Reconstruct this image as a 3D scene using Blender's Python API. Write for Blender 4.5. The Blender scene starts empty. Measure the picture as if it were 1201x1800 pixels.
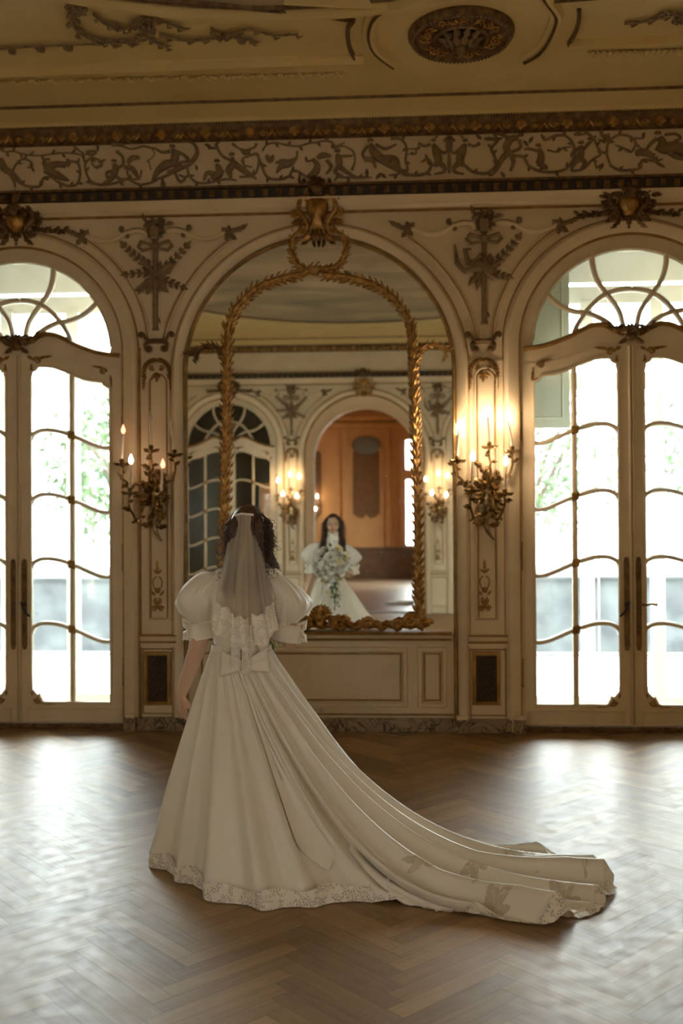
import bpy, math, random
from mathutils import Vector, Matrix, Quaternion, noise
from mathutils.geometry import tessellate_polygon
random.seed(7)
C = bpy.context.scene
COL = C.collection
R = math.radians
PI = math.pi

# ---------------------------------------------------------------- camera
CD, CH, CF = 7.74, 1.63, 1750.0
YAW, ROLL, PITCH = R(3.4), R(-.33), R(.5)
fw = Vector((-math.sin(YAW)*math.cos(PITCH), math.cos(YAW)*math.cos(PITCH), math.sin(PITCH)))
r0 = Vector((math.cos(YAW), math.sin(YAW), 0)); u0 = r0.cross(fw)
rt = r0*math.cos(ROLL)+u0*math.sin(ROLL); up = -r0*math.sin(ROLL)+u0*math.cos(ROLL)
cam = bpy.data.objects.new('camera', bpy.data.cameras.new('camera')); COL.objects.link(cam)
M3 = Matrix((rt, up, -fw)).transposed()
cam.matrix_world = Matrix.Translation((0, -CD, CH)) @ M3.to_4x4()
cam.data.sensor_fit = 'VERTICAL'; cam.data.sensor_height = 36; cam.data.sensor_width = 24; cam.data.lens = 35
cam.data.clip_start = .05; cam.data.clip_end = 200
cam.data.dof.use_dof = True; cam.data.dof.focus_distance = 4.7; cam.data.dof.aperture_fstop = 1.8
C.camera = cam
def ray(px, py): return fw*CF + rt*(px-600.5) - up*(py-900)
def W(px, py, d=0.0):                     # where a measured point lies on a wall plane d in front of the mirror wall
    v = ray(px, py); t = (CD-d)/v.y
    return (v.x*t, CH+v.z*t)
def ZC(px, py, z):                        # the same on a horizontal plane
    v = ray(px, py); t = (z-CH)/v.z
    return (v.x*t, -CD+v.y*t)

# ---------------------------------------------------------------- light and exposure
wd = bpy.data.worlds.new('overcast_sky'); C.world = wd; wd.use_nodes = True
wn = wd.node_tree; wn.nodes.clear()
wo = wn.nodes.new('ShaderNodeOutputWorld'); wb = wn.nodes.new('ShaderNodeBackground')
wb.inputs[0].default_value = (.88, .98, 1.0, 1); wb.inputs[1].default_value = 13.0
wn.links.new(wb.outputs[0], wo.inputs[0])
C.view_settings.view_transform = 'Standard'; C.view_settings.look = 'None'
C.view_settings.exposure = 0.58; C.view_settings.gamma = 1.0; C.view_settings.use_curve_mapping = False
sun = bpy.data.objects.new('bright_cloud_light', bpy.data.lights.new('bright_cloud_light', 'SUN')); COL.objects.link(sun)
sun.data.energy = 16.0; sun.data.angle = R(130); sun.data.color = (.96, .99, 1.0); sun.rotation_euler = (R(-48), 0, 0)
BULB = 105.0
def portal(loc, rot, sx, sy):
    l = bpy.data.lights.new('daylight_portal', 'AREA'); l.shape = 'RECTANGLE'; l.size = sx; l.size_y = sy
    l.cycles.is_portal = True
    o = bpy.data.objects.new('daylight_portal', l); COL.objects.link(o); o.location = loc; o.rotation_euler = rot
BAYS = (-3.034, -0.633, 1.772)
XL, XR, YB, HC = -4.75, 3.45, -9.74, 4.80
for bx in (BAYS[0], BAYS[2]): portal((bx, .03, 1.95), (R(-90), 0, 0), 1.6, 3.7)
FILL_WINDOWS = [(-7.3, .50)]  # unseen side windows added to give the room and dress fill daylight
for sy, sw in FILL_WINDOWS:
    portal((XL-.05, sy, 2.1), (0, R(-90), 0), 3.4, sw); portal((XR+.05, sy, 2.1), (0, R(90), 0), 3.4, sw)

# ---------------------------------------------------------------- materials
def mat(name, col, rough=.5, metal=0, **k):
    m = bpy.data.materials.new(name); m.use_nodes = True; nt = m.node_tree; b = nt.nodes['Principled BSDF']
    b.inputs['Base Color'].default_value = (*col, 1); b.inputs['Roughness'].default_value = rough; b.inputs['Metallic'].default_value = metal
    for a, v in k.get('p', {}).items(): b.inputs[a].default_value = v
    if 'var' in k or 'bump' in k:
        tc = nt.nodes.new('ShaderNodeTexCoord'); n = nt.nodes.new('ShaderNodeTexNoise'); n.inputs['Scale'].default_value = k.get('scale', 6)
        n.inputs['Detail'].default_value = 6; nt.links.new(tc.outputs['Object'], n.inputs['Vector'])
        if 'var' in k:
            r = nt.nodes.new('ShaderNodeValToRGB'); r.color_ramp.elements[0].position = .35; r.color_ramp.elements[1].position = .68
            r.color_ramp.elements[0].color = (*k['var'], 1); r.color_ramp.elements[1].color = (*col, 1)
            nt.links.new(n.outputs['Fac'], r.inputs[0]); nt.links.new(r.outputs[0], b.inputs['Base Color'])
        if 'bump' in k:
            n2 = nt.nodes.new('ShaderNodeTexNoise'); n2.inputs['Scale'].default_value = k.get('bscale', 60); n2.inputs['Detail'].default_value = 4
            nt.links.new(tc.outputs['Object'], n2.inputs['Vector'])
            bp = nt.nodes.new('ShaderNodeBump'); bp.inputs['Strength'].default_value = k['bump']; bp.inputs['Distance'].default_value = .01
            nt.links.new(n2.outputs['Fac'], bp.inputs['Height']); nt.links.new(bp.outputs[0], b.inputs['Normal'])
    return m
M = {}
M['paint'] = mat('cream_paint', (.74, .61, .41), .42, var=(.68, .545, .35), scale=3, bump=.08, bscale=25)
M['plaster'] = mat('ceiling_plaster', (.70, .55, .25), .6, var=(.64, .49, .205), scale=2, bump=.1, bscale=30)
M['paint_pale'] = mat('pale_door_paint', (.74, .62, .43), .38, var=(.67, .55, .36), scale=5, bump=.06, bscale=40)
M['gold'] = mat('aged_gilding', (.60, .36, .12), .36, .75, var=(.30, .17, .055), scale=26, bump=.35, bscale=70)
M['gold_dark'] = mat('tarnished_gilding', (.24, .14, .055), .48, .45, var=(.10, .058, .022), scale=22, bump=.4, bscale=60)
M['gold_line'] = mat('gilt_line', (.42, .25, .07), .42, .5, var=(.25, .14, .04), scale=14)
M['brass'] = mat('sconce_bronze', (.52, .37, .17), .27, .9, var=(.15, .095, .04), scale=34)
M['relief'] = mat('bronzed_relief', (.30, .205, .11), .55, .2, var=(.20, .13, .065), scale=18)
M['white'] = mat('white_outdoor_paint', (.72, .72, .68), .5, var=(.66, .66, .62), scale=4)
M['shade'] = mat('shaded_panel_paint', (.30, .31, .26), .5, var=(.26, .27, .22), scale=3)  # white panel paint darkened to the tone of its shaded side
M['dark'] = mat('dark_iron', (.02, .018, .015), .5, .4)
M['groove'] = mat('dark_band_paint', (.045, .035, .028), .6)
M['candle'] = mat('candle_sleeve', (.72, .62, .48), .4)
M['stone'] = mat('terrace_stone', (.085, .092, .095), .8, var=(.035, .038, .042), scale=3, bump=.8, bscale=6)
M['coping'] = mat('pale_stone', (.30, .30, .28), .8, var=(.22, .22, .21), scale=5)
M['paving'] = mat('terrace_paving', (.52, .52, .49), .8, var=(.44, .45, .43), scale=1.5)
M['bark'] = mat('bark', (.10, .075, .055), .9, bump=.6)
M['leafgreen'] = mat('tree_leaves', (.085, .125, .055), .6, var=(.05, .085, .032), scale=2)
M['plastic'] = mat('ivory_plastic', (.62, .52, .36), .35)
M['orange'] = mat('warm_painted_wall', (.42, .22, .075), .6, var=(.36, .18, .06), scale=2)
M['tapestry'] = mat('brown_silk_panel', (.13, .058, .014), .8, var=(.10, .043, .01), scale=7)
M['wood'] = mat('dark_wainscot', (.12, .062, .026), .45, var=(.075, .038, .016), scale=5)
M['greywood'] = mat('grey_oval_canvas', (.10, .095, .07), .7)
M['black'] = mat('black_cloth', (.012, .011, .010), .8)

def em(name, col, s):
    m = bpy.data.materials.new(name); m.use_nodes = True; nt = m.node_tree; nt.nodes.clear()
    o = nt.nodes.new('ShaderNodeOutputMaterial'); e = nt.nodes.new('ShaderNodeEmission'); e.inputs[0].default_value = (*col, 1); e.inputs[1].default_value = s
    nt.links.new(e.outputs[0], o.inputs[0]); return m
M['bulb_on'] = em('lit_bulb', (1, .74, .50), BULB)
M['bulb_soft'] = em('softly_lit_bulb', (1, .68, .45), 34)
M['bulb_dim'] = em('dim_bulb', (1, .32, .16), 2.6)
M['bulb_off'] = mat('unlit_bulb', (.6, .5, .42), .12)

def glassmat():
    m = bpy.data.materials.new('window_glass'); m.use_nodes = True; nt = m.node_tree; nt.nodes.clear()
    o = nt.nodes.new('ShaderNodeOutputMaterial'); t = nt.nodes.new('ShaderNodeBsdfTransparent'); g = nt.nodes.new('ShaderNodeBsdfGlossy')
    t.inputs[0].default_value = (.94, .96, .95, 1); g.inputs['Roughness'].default_value = .02
    f = nt.nodes.new('ShaderNodeFresnel'); f.inputs[0].default_value = 1.5; x = nt.nodes.new('ShaderNodeMixShader')
    nt.links.new(f.outputs[0], x.inputs[0]); nt.links.new(t.outputs[0], x.inputs[1]); nt.links.new(g.outputs[0], x.inputs[2]); nt.links.new(x.outputs[0], o.inputs[0]); return m
M['glass'] = glassmat()
def mirrormat():
    m = mat('old_mirror_glass', (.93, .92, .86), .012, 1); nt = m.node_tree; b = nt.nodes['Principled BSDF']
    tc = nt.nodes.new('ShaderNodeTexCoord'); v = nt.nodes.new('ShaderNodeTexNoise'); v.inputs['Scale'].default_value = 55; v.inputs['Detail'].default_value = 3
    nt.links.new(tc.outputs['Object'], v.inputs['Vector'])
    r = nt.nodes.new('ShaderNodeValToRGB'); r.color_ramp.elements[0].position = .74; r.color_ramp.elements[0].color = (.012,)*3+(1,)
    r.color_ramp.elements[1].position = .80; r.color_ramp.elements[1].color = (.35,)*3+(1,)
    nt.links.new(v.outputs['Fac'], r.inputs[0]); nt.links.new(r.outputs[0], b.inputs['Roughness']); return m
M['mirror'] = mirrormat()
def marble():
    m = mat('veined_marble', (.34, .26, .15), .25); nt = m.node_tree; b = nt.nodes['Principled BSDF']
    tc = nt.nodes.new('ShaderNodeTexCoord'); n = nt.nodes.new('ShaderNodeTexNoise'); n.inputs['Scale'].default_value = 5; n.inputs['Detail'].default_value = 8; n.inputs['Distortion'].default_value = 2.5
    nt.links.new(tc.outputs['Object'], n.inputs['Vector']); r = nt.nodes.new('ShaderNodeValToRGB'); e = r.color_ramp.elements
    e[0].position = .46; e[0].color = (.34, .26, .15, 1); e[1].position = .50; e[1].color = (.03, .024, .02, 1); q = e.new(.54); q.color = (.30, .22, .13, 1)
    nt.links.new(n.outputs['Fac'], r.inputs[0]); nt.links.new(r.outputs[0], b.inputs['Base Color']); return m
M['marble'] = marble()
def floormat():
    m = mat('oiled_oak', (.3, .17, .08), .3); nt = m.node_tree; b = nt.nodes['Principled BSDF']; L = nt.links.new
    at = nt.nodes.new('ShaderNodeAttribute'); at.attribute_name = 'plank'; uv = nt.nodes.new('ShaderNodeUVMap'); uv.uv_map = 'UVMap'
    mp = nt.nodes.new('ShaderNodeMapping'); mp.inputs['Scale'].default_value = (3, 60, 1); L(uv.outputs[0], mp.inputs[0])
    n = nt.nodes.new('ShaderNodeTexNoise'); n.inputs['Scale'].default_value = 1; n.inputs['Detail'].default_value = 6; n.inputs['Distortion'].default_value = .6; L(mp.outputs[0], n.inputs['Vector'])
    r = nt.nodes.new('ShaderNodeValToRGB'); e = r.color_ramp.elements; e[0].color = (.13, .062, .018, 1); e[1].color = (.62, .38, .15, 1)
    ad = nt.nodes.new('ShaderNodeMath'); ad.operation = 'MULTIPLY_ADD'; ad.inputs[1].default_value = .55; L(n.outputs['Fac'], ad.inputs[0])
    mu = nt.nodes.new('ShaderNodeMath'); mu.operation = 'MULTIPLY'; mu.inputs[1].default_value = .45; L(at.outputs['Fac'], mu.inputs[0]); L(mu.outputs[0], ad.inputs[2])
    L(ad.outputs[0], r.inputs[0])
    tc = nt.nodes.new('ShaderNodeTexCoord'); w = nt.nodes.new('ShaderNodeTexNoise'); w.inputs['Scale'].default_value = 1.1; w.inputs['Detail'].default_value = 7; L(tc.outputs['Object'], w.inputs['Vector'])
    mx = nt.nodes.new('ShaderNodeMixRGB'); mx.blend_type = 'MULTIPLY'; mx.inputs[0].default_value = .5; L(r.outputs[0], mx.inputs[1]); L(w.outputs['Fac'], mx.inputs[2]); L(mx.outputs[0], b.inputs['Base Color'])
    s = nt.nodes.new('ShaderNodeTexNoise'); s.inputs['Scale'].default_value = 14; s.inputs['Detail'].default_value = 8; L(tc.outputs['Object'], s.inputs['Vector'])
    rr = nt.nodes.new('ShaderNodeMapRange'); rr.inputs[1].default_value = .3; rr.inputs[2].default_value = .75; rr.inputs[3].default_value = .42; rr.inputs[4].default_value = .56
    L(s.outputs['Fac'], rr.inputs[0]); L(rr.outputs[0], b.inputs['Roughness'])
    b.inputs['Specular IOR Level'].default_value = .62; b.inputs['Coat Weight'].default_value = .05; b.inputs['Coat Roughness'].default_value = .25
    bp = nt.nodes.new('ShaderNodeBump'); bp.inputs['Strength'].default_value = .05; bp.inputs['Distance'].default_value = .004; L(s.outputs['Fac'], bp.inputs['Height']); L(bp.outputs[0], b.inputs['Normal'])
    return m
M['floor'] = floormat()
def mural():
    m = mat('painted_sky_mural', (.4, .35, .24), .7); nt = m.node_tree; b = nt.nodes['Principled BSDF']; L = nt.links.new
    tc = nt.nodes.new('ShaderNodeTexCoord'); mp = nt.nodes.new('ShaderNodeMapping'); mp.inputs['Scale'].default_value = (.45, 1.1, 1); L(tc.outputs['Object'], mp.inputs[0])
    n = nt.nodes.new('ShaderNodeTexNoise'); n.inputs['Scale'].default_value = 1.3; n.inputs['Detail'].default_value = 7; n.inputs['Distortion'].default_value = .7; L(mp.outputs[0], n.inputs['Vector'])
    r = nt.nodes.new('ShaderNodeValToRGB'); e = r.color_ramp.elements; e[0].position = .32; e[0].color = (.24, .23, .15, 1); e[1].position = .7; e[1].color = (.60, .47, .28, 1); q = e.new(.5); q.color = (.42, .33, .19, 1)
    L(n.outputs['Fac'], r.inputs[0]); L(r.outputs[0], b.inputs['Base Color']); return m
M['mural'] = mural()

# ---------------------------------------------------------------- mesh helpers.  wall frame: (x, z, d) with d = distance in front of the mirror wall
def V(x, z, d=0): return Vector((x, -d, z))
class MB:
    def __init__(s): s.v = []; s.f = []
    def add(s, vs, fs):
        n = len(s.v); s.v += [tuple(p) for p in vs]; s.f += [tuple(i+n for i in f) for f in fs]
    def box(s, c, d, rz=0):
        x, y, z = (q/2 for q in d); vs = [Vector((a*x, b*y, e*z)) for a in (-1, 1) for b in (-1, 1) for e in (-1, 1)]
        if rz: m = Matrix.Rotation(rz, 3, 'Z'); vs = [m @ q for q in vs]
        s.add([q+Vector(c) for q in vs], [(0, 1, 3, 2), (4, 6, 7, 5), (0, 4, 5, 1), (2, 3, 7, 6), (0, 2, 6, 4), (1, 5, 7, 3)])
    def wbox(s, x0, x1, z0, z1, d0, d1): s.box(((x0+x1)/2, -(d0+d1)/2, (z0+z1)/2), (abs(x1-x0), abs(d1-d0), abs(z1-z0)))
    def tube(s, pts, r, n=8, flat=None, closed=False):
        pts = [Vector(p) for p in pts]; m = len(pts)
        if isinstance(r, (int, float)): r = [r]*m
        vs = []; ref = None
        for i, p in enumerate(pts):
            a = pts[(i-1) % m] if (i or closed) else p; b = pts[(i+1) % m] if (i < m-1 or closed) else p
            t = (b-a)
            if t.length < 1e-9: t = Vector((0, 0, 1))
            t.normalize()
            if ref is None: ref = Vector((0, -1, 0)) if abs(t.y) < .9 else Vector((1, 0, 0))
            nn = ref - t*ref.dot(t)
            if nn.length < 1e-6: nn = t.orthogonal()
            nn.normalize(); ref = nn; bb = t.cross(nn)
            for k in range(n):
                q = 2*PI*k/n; o = (nn*math.cos(q)+bb*math.sin(q))*r[i]
                if flat: o.y *= flat
                vs.append(p+o)
        fs = []
        for i in range(m if closed else m-1):
            j = (i+1) % m
            for k in range(n): fs.append((i*n+k, i*n+(k+1) % n, j*n+(k+1) % n, j*n+k))
        if not closed: fs += [tuple(range(n-1, -1, -1)), tuple((m-1)*n+k for k in range(n))]
        s.add(vs, fs)
    def ell(s, c, r, n=12, m=8, rot=None):
        c = Vector(c); r = (r,)*3 if isinstance(r, (int, float)) else r; vs = []; fs = []
        for i in range(m+1):
            a = PI*i/m
            for k in range(n):
                b = 2*PI*k/n; q = Vector((r[0]*math.sin(a)*math.cos(b), r[1]*math.sin(a)*math.sin(b), r[2]*math.cos(a)))
                if rot: q = rot @ q
                vs.append(c+q)
        for i in range(m):
            for k in range(n): fs.append((i*n+k, (i+1)*n+k, (i+1)*n+(k+1) % n, i*n+(k+1) % n))
        s.add(vs, fs)
    def lathe(s, c, prof, n=16, axis='Z', a0=0):
        vs = []; fs = []; c = Vector(c)
        for r, h in prof:
            for k in range(n):
                q = 2*PI*k/n+a0; p = Vector((r*math.cos(q), r*math.sin(q), h))
                if axis == 'Y': p = Vector((p.x, -p.z, p.y))
                vs.append(c+p)
        m = len(prof)
        for i in range(m-1):
            for k in range(n): fs.append((i*n+k, i*n+(k+1) % n, (i+1)*n+(k+1) % n, (i+1)*n+k))
        fs += [tuple(range(n)), tuple((m-1)*n+k for k in range(n))]
        s.add(vs, fs)
    def sweep(s, path, prof, closed=False, mp=None):      # path (x,z), prof (n,d)
        m = len(path); k = len(prof); vs = []; P = [Vector(p) for p in path]
        for i in range(m):
            a = P[i-1] if (i or closed) else None; b = P[(i+1) % m] if (i < m-1 or closed) else None
            t1 = (P[i]-a).normalized() if a is not None else None; t2 = (b-P[i]).normalized() if b is not None else None
            if t1 is None: t1 = t2
            if t2 is None: t2 = t1
            n1 = Vector((-t1.y, t1.x)); n2 = Vector((-t2.y, t2.x)); nn = n1+n2
            if nn.length < 1e-6: nn = n1
            nn.normalize(); nn /= max(.35, nn.dot(n1))
            for o, d in prof:
                q = P[i]+nn*o; vs.append(mp(q.x, q.y, d) if mp else V(q.x, q.y, d))
        fs = []
        for i in range(m if closed else m-1):
            j = (i+1) % m
            for a in range(k-1): fs.append((i*k+a, i*k+a+1, j*k+a+1, j*k+a))
        if not closed: fs += [tuple(range(k)), tuple((m-1)*k+a for a in range(k))]
        s.add(vs, fs)
    def plate(s, loops, d0, d1, mp=None):                 # front at d1, back at d0; loops[0] outer, rest holes
        mp = mp or V
        tri = tessellate_polygon([[Vector((x, z, 0)) for x, z in l] for l in loops])
        flat = [p for l in loops for p in l]; n = len(flat)
        vs = [mp(x, z, d1) for x, z in flat]+[mp(x, z, d0) for x, z in flat]
        fs = [tuple(t) for t in tri]+[(t[0]+n, t[2]+n, t[1]+n) for t in tri]; o = 0
        for l in loops:
            k = len(l)
            for i in range(k): fs.append((o+i, o+(i+1) % k, n+o+(i+1) % k, n+o+i))
            o += k
        s.add(vs, fs)
    # relief leaf lying on a wall: base p (x,z,d), direction angle, length, width
    def leaf(s, p, ang, L, w, h=.012, bend=0, lobes=3, lift=0, st=9):
        vs = []; x, z, d = p; a = ang
        for i in range(st):
            t = i/(st-1); ww = w*.5*(math.sin(PI*min(1, t*.93+.07))**.7)*(1-.25*t)*(1+.28*math.cos(t*lobes*2*PI)) if t < 1 else .0005
            dd = d+lift*math.sin(t*PI*.6)
            nx, nz = -math.sin(a), math.cos(a)
            vs += [V(x+nx*ww, z+nz*ww, dd), V(x, z, dd+h*(1-.6*t)+.001), V(x-nx*ww, z-nz*ww, dd), V(x, z, dd-.002)]
            x += math.cos(a)*L/(st-1); z += math.sin(a)*L/(st-1); a += bend/(st-1)
        fs = []
        for i in range(st-1):
            for k in range(4): fs.append((i*4+k, i*4+(k+1) % 4, i*4+4+(k+1) % 4, i*4+4+k))
        s.add(vs, fs)
    def scroll(s, p, ang, r, turns=1.3, w=.012, sgn=1, h=.5, n=6, lead=None):
        # starts at p heading ang, winds inward
        x, z, d = p; pts = []; rr = []; N = int(14*turns)+4
        if lead:
            for (lx, lz) in lead: pts.append(V(lx, lz, d)); rr.append(w*.75)
        a = ang; step0 = 2*PI*turns/N
        for i in range(N+1):
            t = i/N; pts.append(V(x, z, d+.004*t)); rr.append(w*(1-.55*t)); cur = r*(1-.82*t)
            a += sgn*step0; x += math.cos(a)*cur*step0; z += math.sin(a)*cur*step0
        s.tube(pts, rr, n); s.ell(pts[-1], w*.95, 8, 6)
    def flower(s, p, r, petals=5, h=.012, a0=0):
        for k in range(petals): s.leaf(p, a0+2*PI*k/petals, r, r*.75, h, lobes=0, st=5)
        s.ell(V(p[0], p[1], p[2]+h), r*.28, 8, 6)
    def build(s, name, m, parent=None, smooth=True, angle=40):
        me = bpy.data.meshes.new(name); me.from_pydata(s.v, [], s.f); me.materials.append(M[m] if isinstance(m, str) else m)
        if smooth:
            me.polygons.foreach_set('use_smooth', [True]*len(me.polygons))
            me.set_sharp_from_angle(angle=R(angle))
        o = bpy.data.objects.new(name, me); COL.objects.link(o)
        if parent: o.parent = parent
        return o
def tag(o, label=None, cat=None, group=None, kind=None):
    if label: o['label'] = label
    if cat: o['category'] = cat
    if group: o['group'] = group
    if kind: o['kind'] = kind
    return o
def struct(o, label=None):
    o['kind'] = 'structure'
    if label: o['label'] = label
    return o
def thing(name, label, cat, loc=(0, 0, 0), group=None):
    o = bpy.data.objects.new(name, None); COL.objects.link(o); o.location = loc; o.empty_display_size = .1
    return tag(o, label, cat, group)
def part(mb, name, m, root, **k):                       # geometry is authored in world space, root may be moved
    o = mb.build(name, m, root, **k)
    w = root.location.copy(); pr = root.parent
    while pr: w += pr.location; pr = pr.parent
    if w.length: o.data.transform(Matrix.Translation(-w))
    return o
def copy_tree(o, parent=None):
    c = o.copy(); COL.objects.link(c); c.parent = parent
    for ch in list(o.children): copy_tree(ch, c)
    return c
def arc(cx, cz, r, a0, a1, n=32, rz=None):
    return [(cx+r*math.cos(a0+(a1-a0)*i/n), cz+(rz or r)*math.sin(a0+(a1-a0)*i/n)) for i in range(n+1)]
def cr(pts, n=6, closed=False):                          # Catmull-Rom through points of any dimension
    P = [Vector(p) for p in pts]; m = len(P); out = []
    for i in range(m if closed else m-1):
        if closed: a, b, c, d = P[i-1], P[i], P[(i+1) % m], P[(i+2) % m]
        else: a, b, c, d = P[max(i-1, 0)], P[i], P[i+1], P[min(i+2, m-1)]
        for k in range(n):
            t = k/n; out.append(.5*((2*b)+(c-a)*t+(2*a-5*b+4*c-d)*t*t+(3*b-a-3*c+d)*t**3))
    if not closed: out.append(P[-1])
    return out
# ---------------------------------------------------------------- floor: herringbone planks
def make_floor():
    PL, PW = .56, .08; vs = []; fs = []; val = []; uvs = []
    rnd = random.Random(3); k = 7   # plank = 7 widths long
    c, s = math.cos(PI/4), math.sin(PI/4); n = 150
    x0, x1, y0, y1 = XL-.02, XR+.02, YB-.02, .02
    def addp(ax, ay, w, h, ver):
        cx, cy = ax+w/2, ay+h/2; wx, wy = cx*c-cy*s, cx*s+cy*c-4.8
        if not (x0-.45 < wx < x1+.45 and y0-.45 < wy < y1+.45): return
        g = .0006; q = [(ax+g, ay+g), (ax+w-g, ay+g), (ax+w-g, ay+h-g), (ax+g, ay+h-g)]; b = len(vs)
        for (a, e) in q:
            X, Y = a*c-e*s, a*s+e*c-4.8; vs.append((min(max(X, x0), x1), min(max(Y, y0), y1), 0))
        fs.append((b, b+1, b+2, b+3)); val.append(rnd.random()); o = rnd.random()*9
        uvs.extend([(o, o), (o+PL, o), (o+PL, o+PW), (o, o+PW)] if not ver else [(o, o), (o, o+PW), (o+PL, o+PW), (o+PL, o)])
    for i in range(-n, n):
        for j in range(-16, 17):
            ox = (i+j*k)*PW; oy = (i-j*k)*PW
            addp(ox, oy, PL, PW, False)
            addp(ox+PL-0*PW, oy-(k-1)*PW+0*PW, PW, PL, True)
    me = bpy.data.meshes.new('floor'); me.from_pydata(vs, [], fs); me.materials.append(M['floor'])
    at = me.attributes.new('plank', 'FLOAT', 'FACE'); at.data.foreach_set('value', val)
    uv = me.uv_layers.new(name='UVMap'); uv.data.foreach_set('uv', [q for p in uvs for q in p])
    o = bpy.data.objects.new('floor', me); COL.objects.link(o); return struct(o, 'polished herringbone oak floor')
make_floor()
b = MB(); b.box(((XL+XR)/2, (YB-12)/2, -.06), (XR-XL+6, 23.5, .1)); struct(b.build('floor_base', 'groove'))

# ---------------------------------------------------------------- walls
DC, MC = 2.965, 2.79                        # arch centre heights (doors, mirror)
DR, MR = .87, 1.10
def archloop(cx, hw, cz, z0=0, n=40): return [(cx-hw, z0)]+[(x, z) for x, z in arc(cx, cz, hw, PI, 0, n)]+[(cx+hw, z0)]
TH = .22
b = MB()
b.plate([[(XL, -.0)]+[p for bx, r, cz in ((BAYS[0], DR, DC), (BAYS[1], MR, MC), (BAYS[2], DR, DC)) for p in archloop(bx, r, cz)]+[(XR, 0), (XR, HC), (XL, HC)]], -TH, 0)
wall = struct(b.build('wall_back', 'paint', smooth=False), 'cream panelled wall with arched doors and mirror')
# side walls with unseen window openings added for fill light
for nm, X, sg in (('wall_left', XL, -1), ('wall_right', XR, 1)):
    b = MB(); mp = lambda x, z, d, X=X, sg=sg: Vector((X+sg*(.12-d), x, z))
    b.plate([[(YB, 0), (0, 0), (0, HC), (YB, HC)]]+[[(sy-sw/2, .4)]+[(q, z) for q, z in arc(sy, 2.9, sw/2, PI, 0, 20)]+[(sy+sw/2, .4)] for sy, sw in FILL_WINDOWS], 0, .12, mp)
    struct(b.build(nm, 'paint', smooth=False))
    for i, (sy, sw) in enumerate(FILL_WINDOWS):
        w = MB()
        for q in (-sw/2+.03, 0, sw/2-.03): w.box((X+sg*.06, sy+q, 2.0), (.05, .06, 3.2))
        for z in (.43, 1.2, 2.0, 2.85): w.box((X+sg*.06, sy, z), (.05, sw, .05))
        struct(w.build('window_%d' % (5+i+(2 if sg > 0 else 0)), 'paint_pale', smooth=False))
b = MB()
b.box(((XL+XR)/2, YB/2, HC+.05), (XR-XL+.4, -YB+.4, .1)); struct(b.build('ceiling', 'plaster', smooth=False), 'ochre plaster ceiling')

# ---------------------------------------------------------------- mouldings around the arches (trim)
def bead(w, h, n=5): return [(-w/2, 0)]+[(-w/2*math.cos(PI*i/n), h*math.sin(PI*i/n)) for i in range(1, n)]+[(w/2, 0)]
TR = [0]
def trim(b, m, smooth=True, label=None):
    TR[0] += 1; return struct(b.build('trim_%d' % TR[0], m, smooth=smooth), label)
def archpath(cx, hw, cz, z0=0, n=48): return archloop(cx, hw, cz, z0, n)
trims = []
for bx, hw, cz in ((BAYS[0], .85, DC), (BAYS[2], .85, DC)):
    b = MB(); b.sweep(archpath(bx, .91, cz), [(-.062, -.02), (-.062, .018), (-.03, .040), (.03, .048), (.05, .030), (.062, .012), (.062, 0)]); trims.append(trim(b, 'paint'))
    b = MB(); b.sweep(archpath(bx, .855, cz), bead(.022, .028)); b.sweep(archpath(bx, .975, cz), bead(.014, .014)); trims.append(trim(b, 'gold_line'))
cx = BAYS[1]
b = MB(); b.sweep(archpath(cx, 1.115, MC), [(-.045, -.05), (-.045, .02), (-.02, .045), (.02, .05), (.045, .02), (.045, 0)]); trims.append(trim(b, 'paint'))
b = MB(); b.sweep(archpath(cx, 1.052, MC), bead(.03, .03)); b.sweep(archpath(cx, 1.165, MC), bead(.012, .014)); trims.append(trim(b, 'gold_line'))
# hood lines that spring from the pilaster consoles
hood = MB(); hoodg = MB()
for bx, r, cz in ((BAYS[0], 1.062, DC), (BAYS[1], 1.255, MC), (BAYS[2], 1.062, DC)):
    a0 = math.asin((3.04-cz)/r)
    for p in (arc(bx, cz, r, a0, R(57) if r < 1.2 else R(56), 26), arc(bx, cz, r, PI-a0, PI-R(57), 26)):
        hood.sweep(p, [(-.022, 0), (-.016, .016), (.008, .018), (.022, 0)]); hoodg.sweep([(x, z) for x, z in p], [(-.008, .012), (-.003, .024), (.003, .024), (.008, .012)])
trims += [trim(hood, 'paint'), trim(hoodg, 'gold_line')]

# pilasters between the bays
PIL = (( -2.059, -1.737), (.495, .831))
pm = MB(); pg = MB(); pb = MB()
for x0, x1 in PIL:
    c = (x0+x1)/2
    pm.wbox(x0+.02, x1-.02, .10, 2.86, 0, .012)
    for x in (x0+.012, x1-.012): pg.sweep([(x, .10), (x, 3.0)], bead(.016, .03))
    # long panel with arched head
    for hw, gm, wd_ in ((.083, pm, .02), (.066, pg, .010)):
        gm.sweep([(c-hw, .87)]+arc(c, 2.72, hw, PI, 0, 14)+[(c+hw, .87)], [(-wd_/2, .012), (-wd_/4, .026), (wd_/4, .026), (wd_/2, .012)], closed=True)
    # rail and lower panel
    pm.sweep([(x0+.02, .70), (x1-.02, .70)], [(-.055, .012), (-.05, .05), (-.02, .045), (0, .06), (.03, .065), (.045, .03), (.05, .012)])
    pg.sweep([(x0+.02, .738), (x1-.02, .738)], bead(.018, .062)); pg.sweep([(x0+.02, .69), (x1-.02, .69)], [(-.008, .04), (-.006, .062), (.006, .066), (.008, .04)])
    pg.sweep([(x0+.03, .125), (x1-.03, .125), (x1-.03, .63), (x0+.03, .63)], [(-.006, .01), (0, .02), (.006, .01)], closed=True)
    pb.wbox(x0-.01, x1+.01, 0, .095, 0, .05); pb.wbox(x0-.01, x1+.01, .085, .10, 0, .038)
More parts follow.
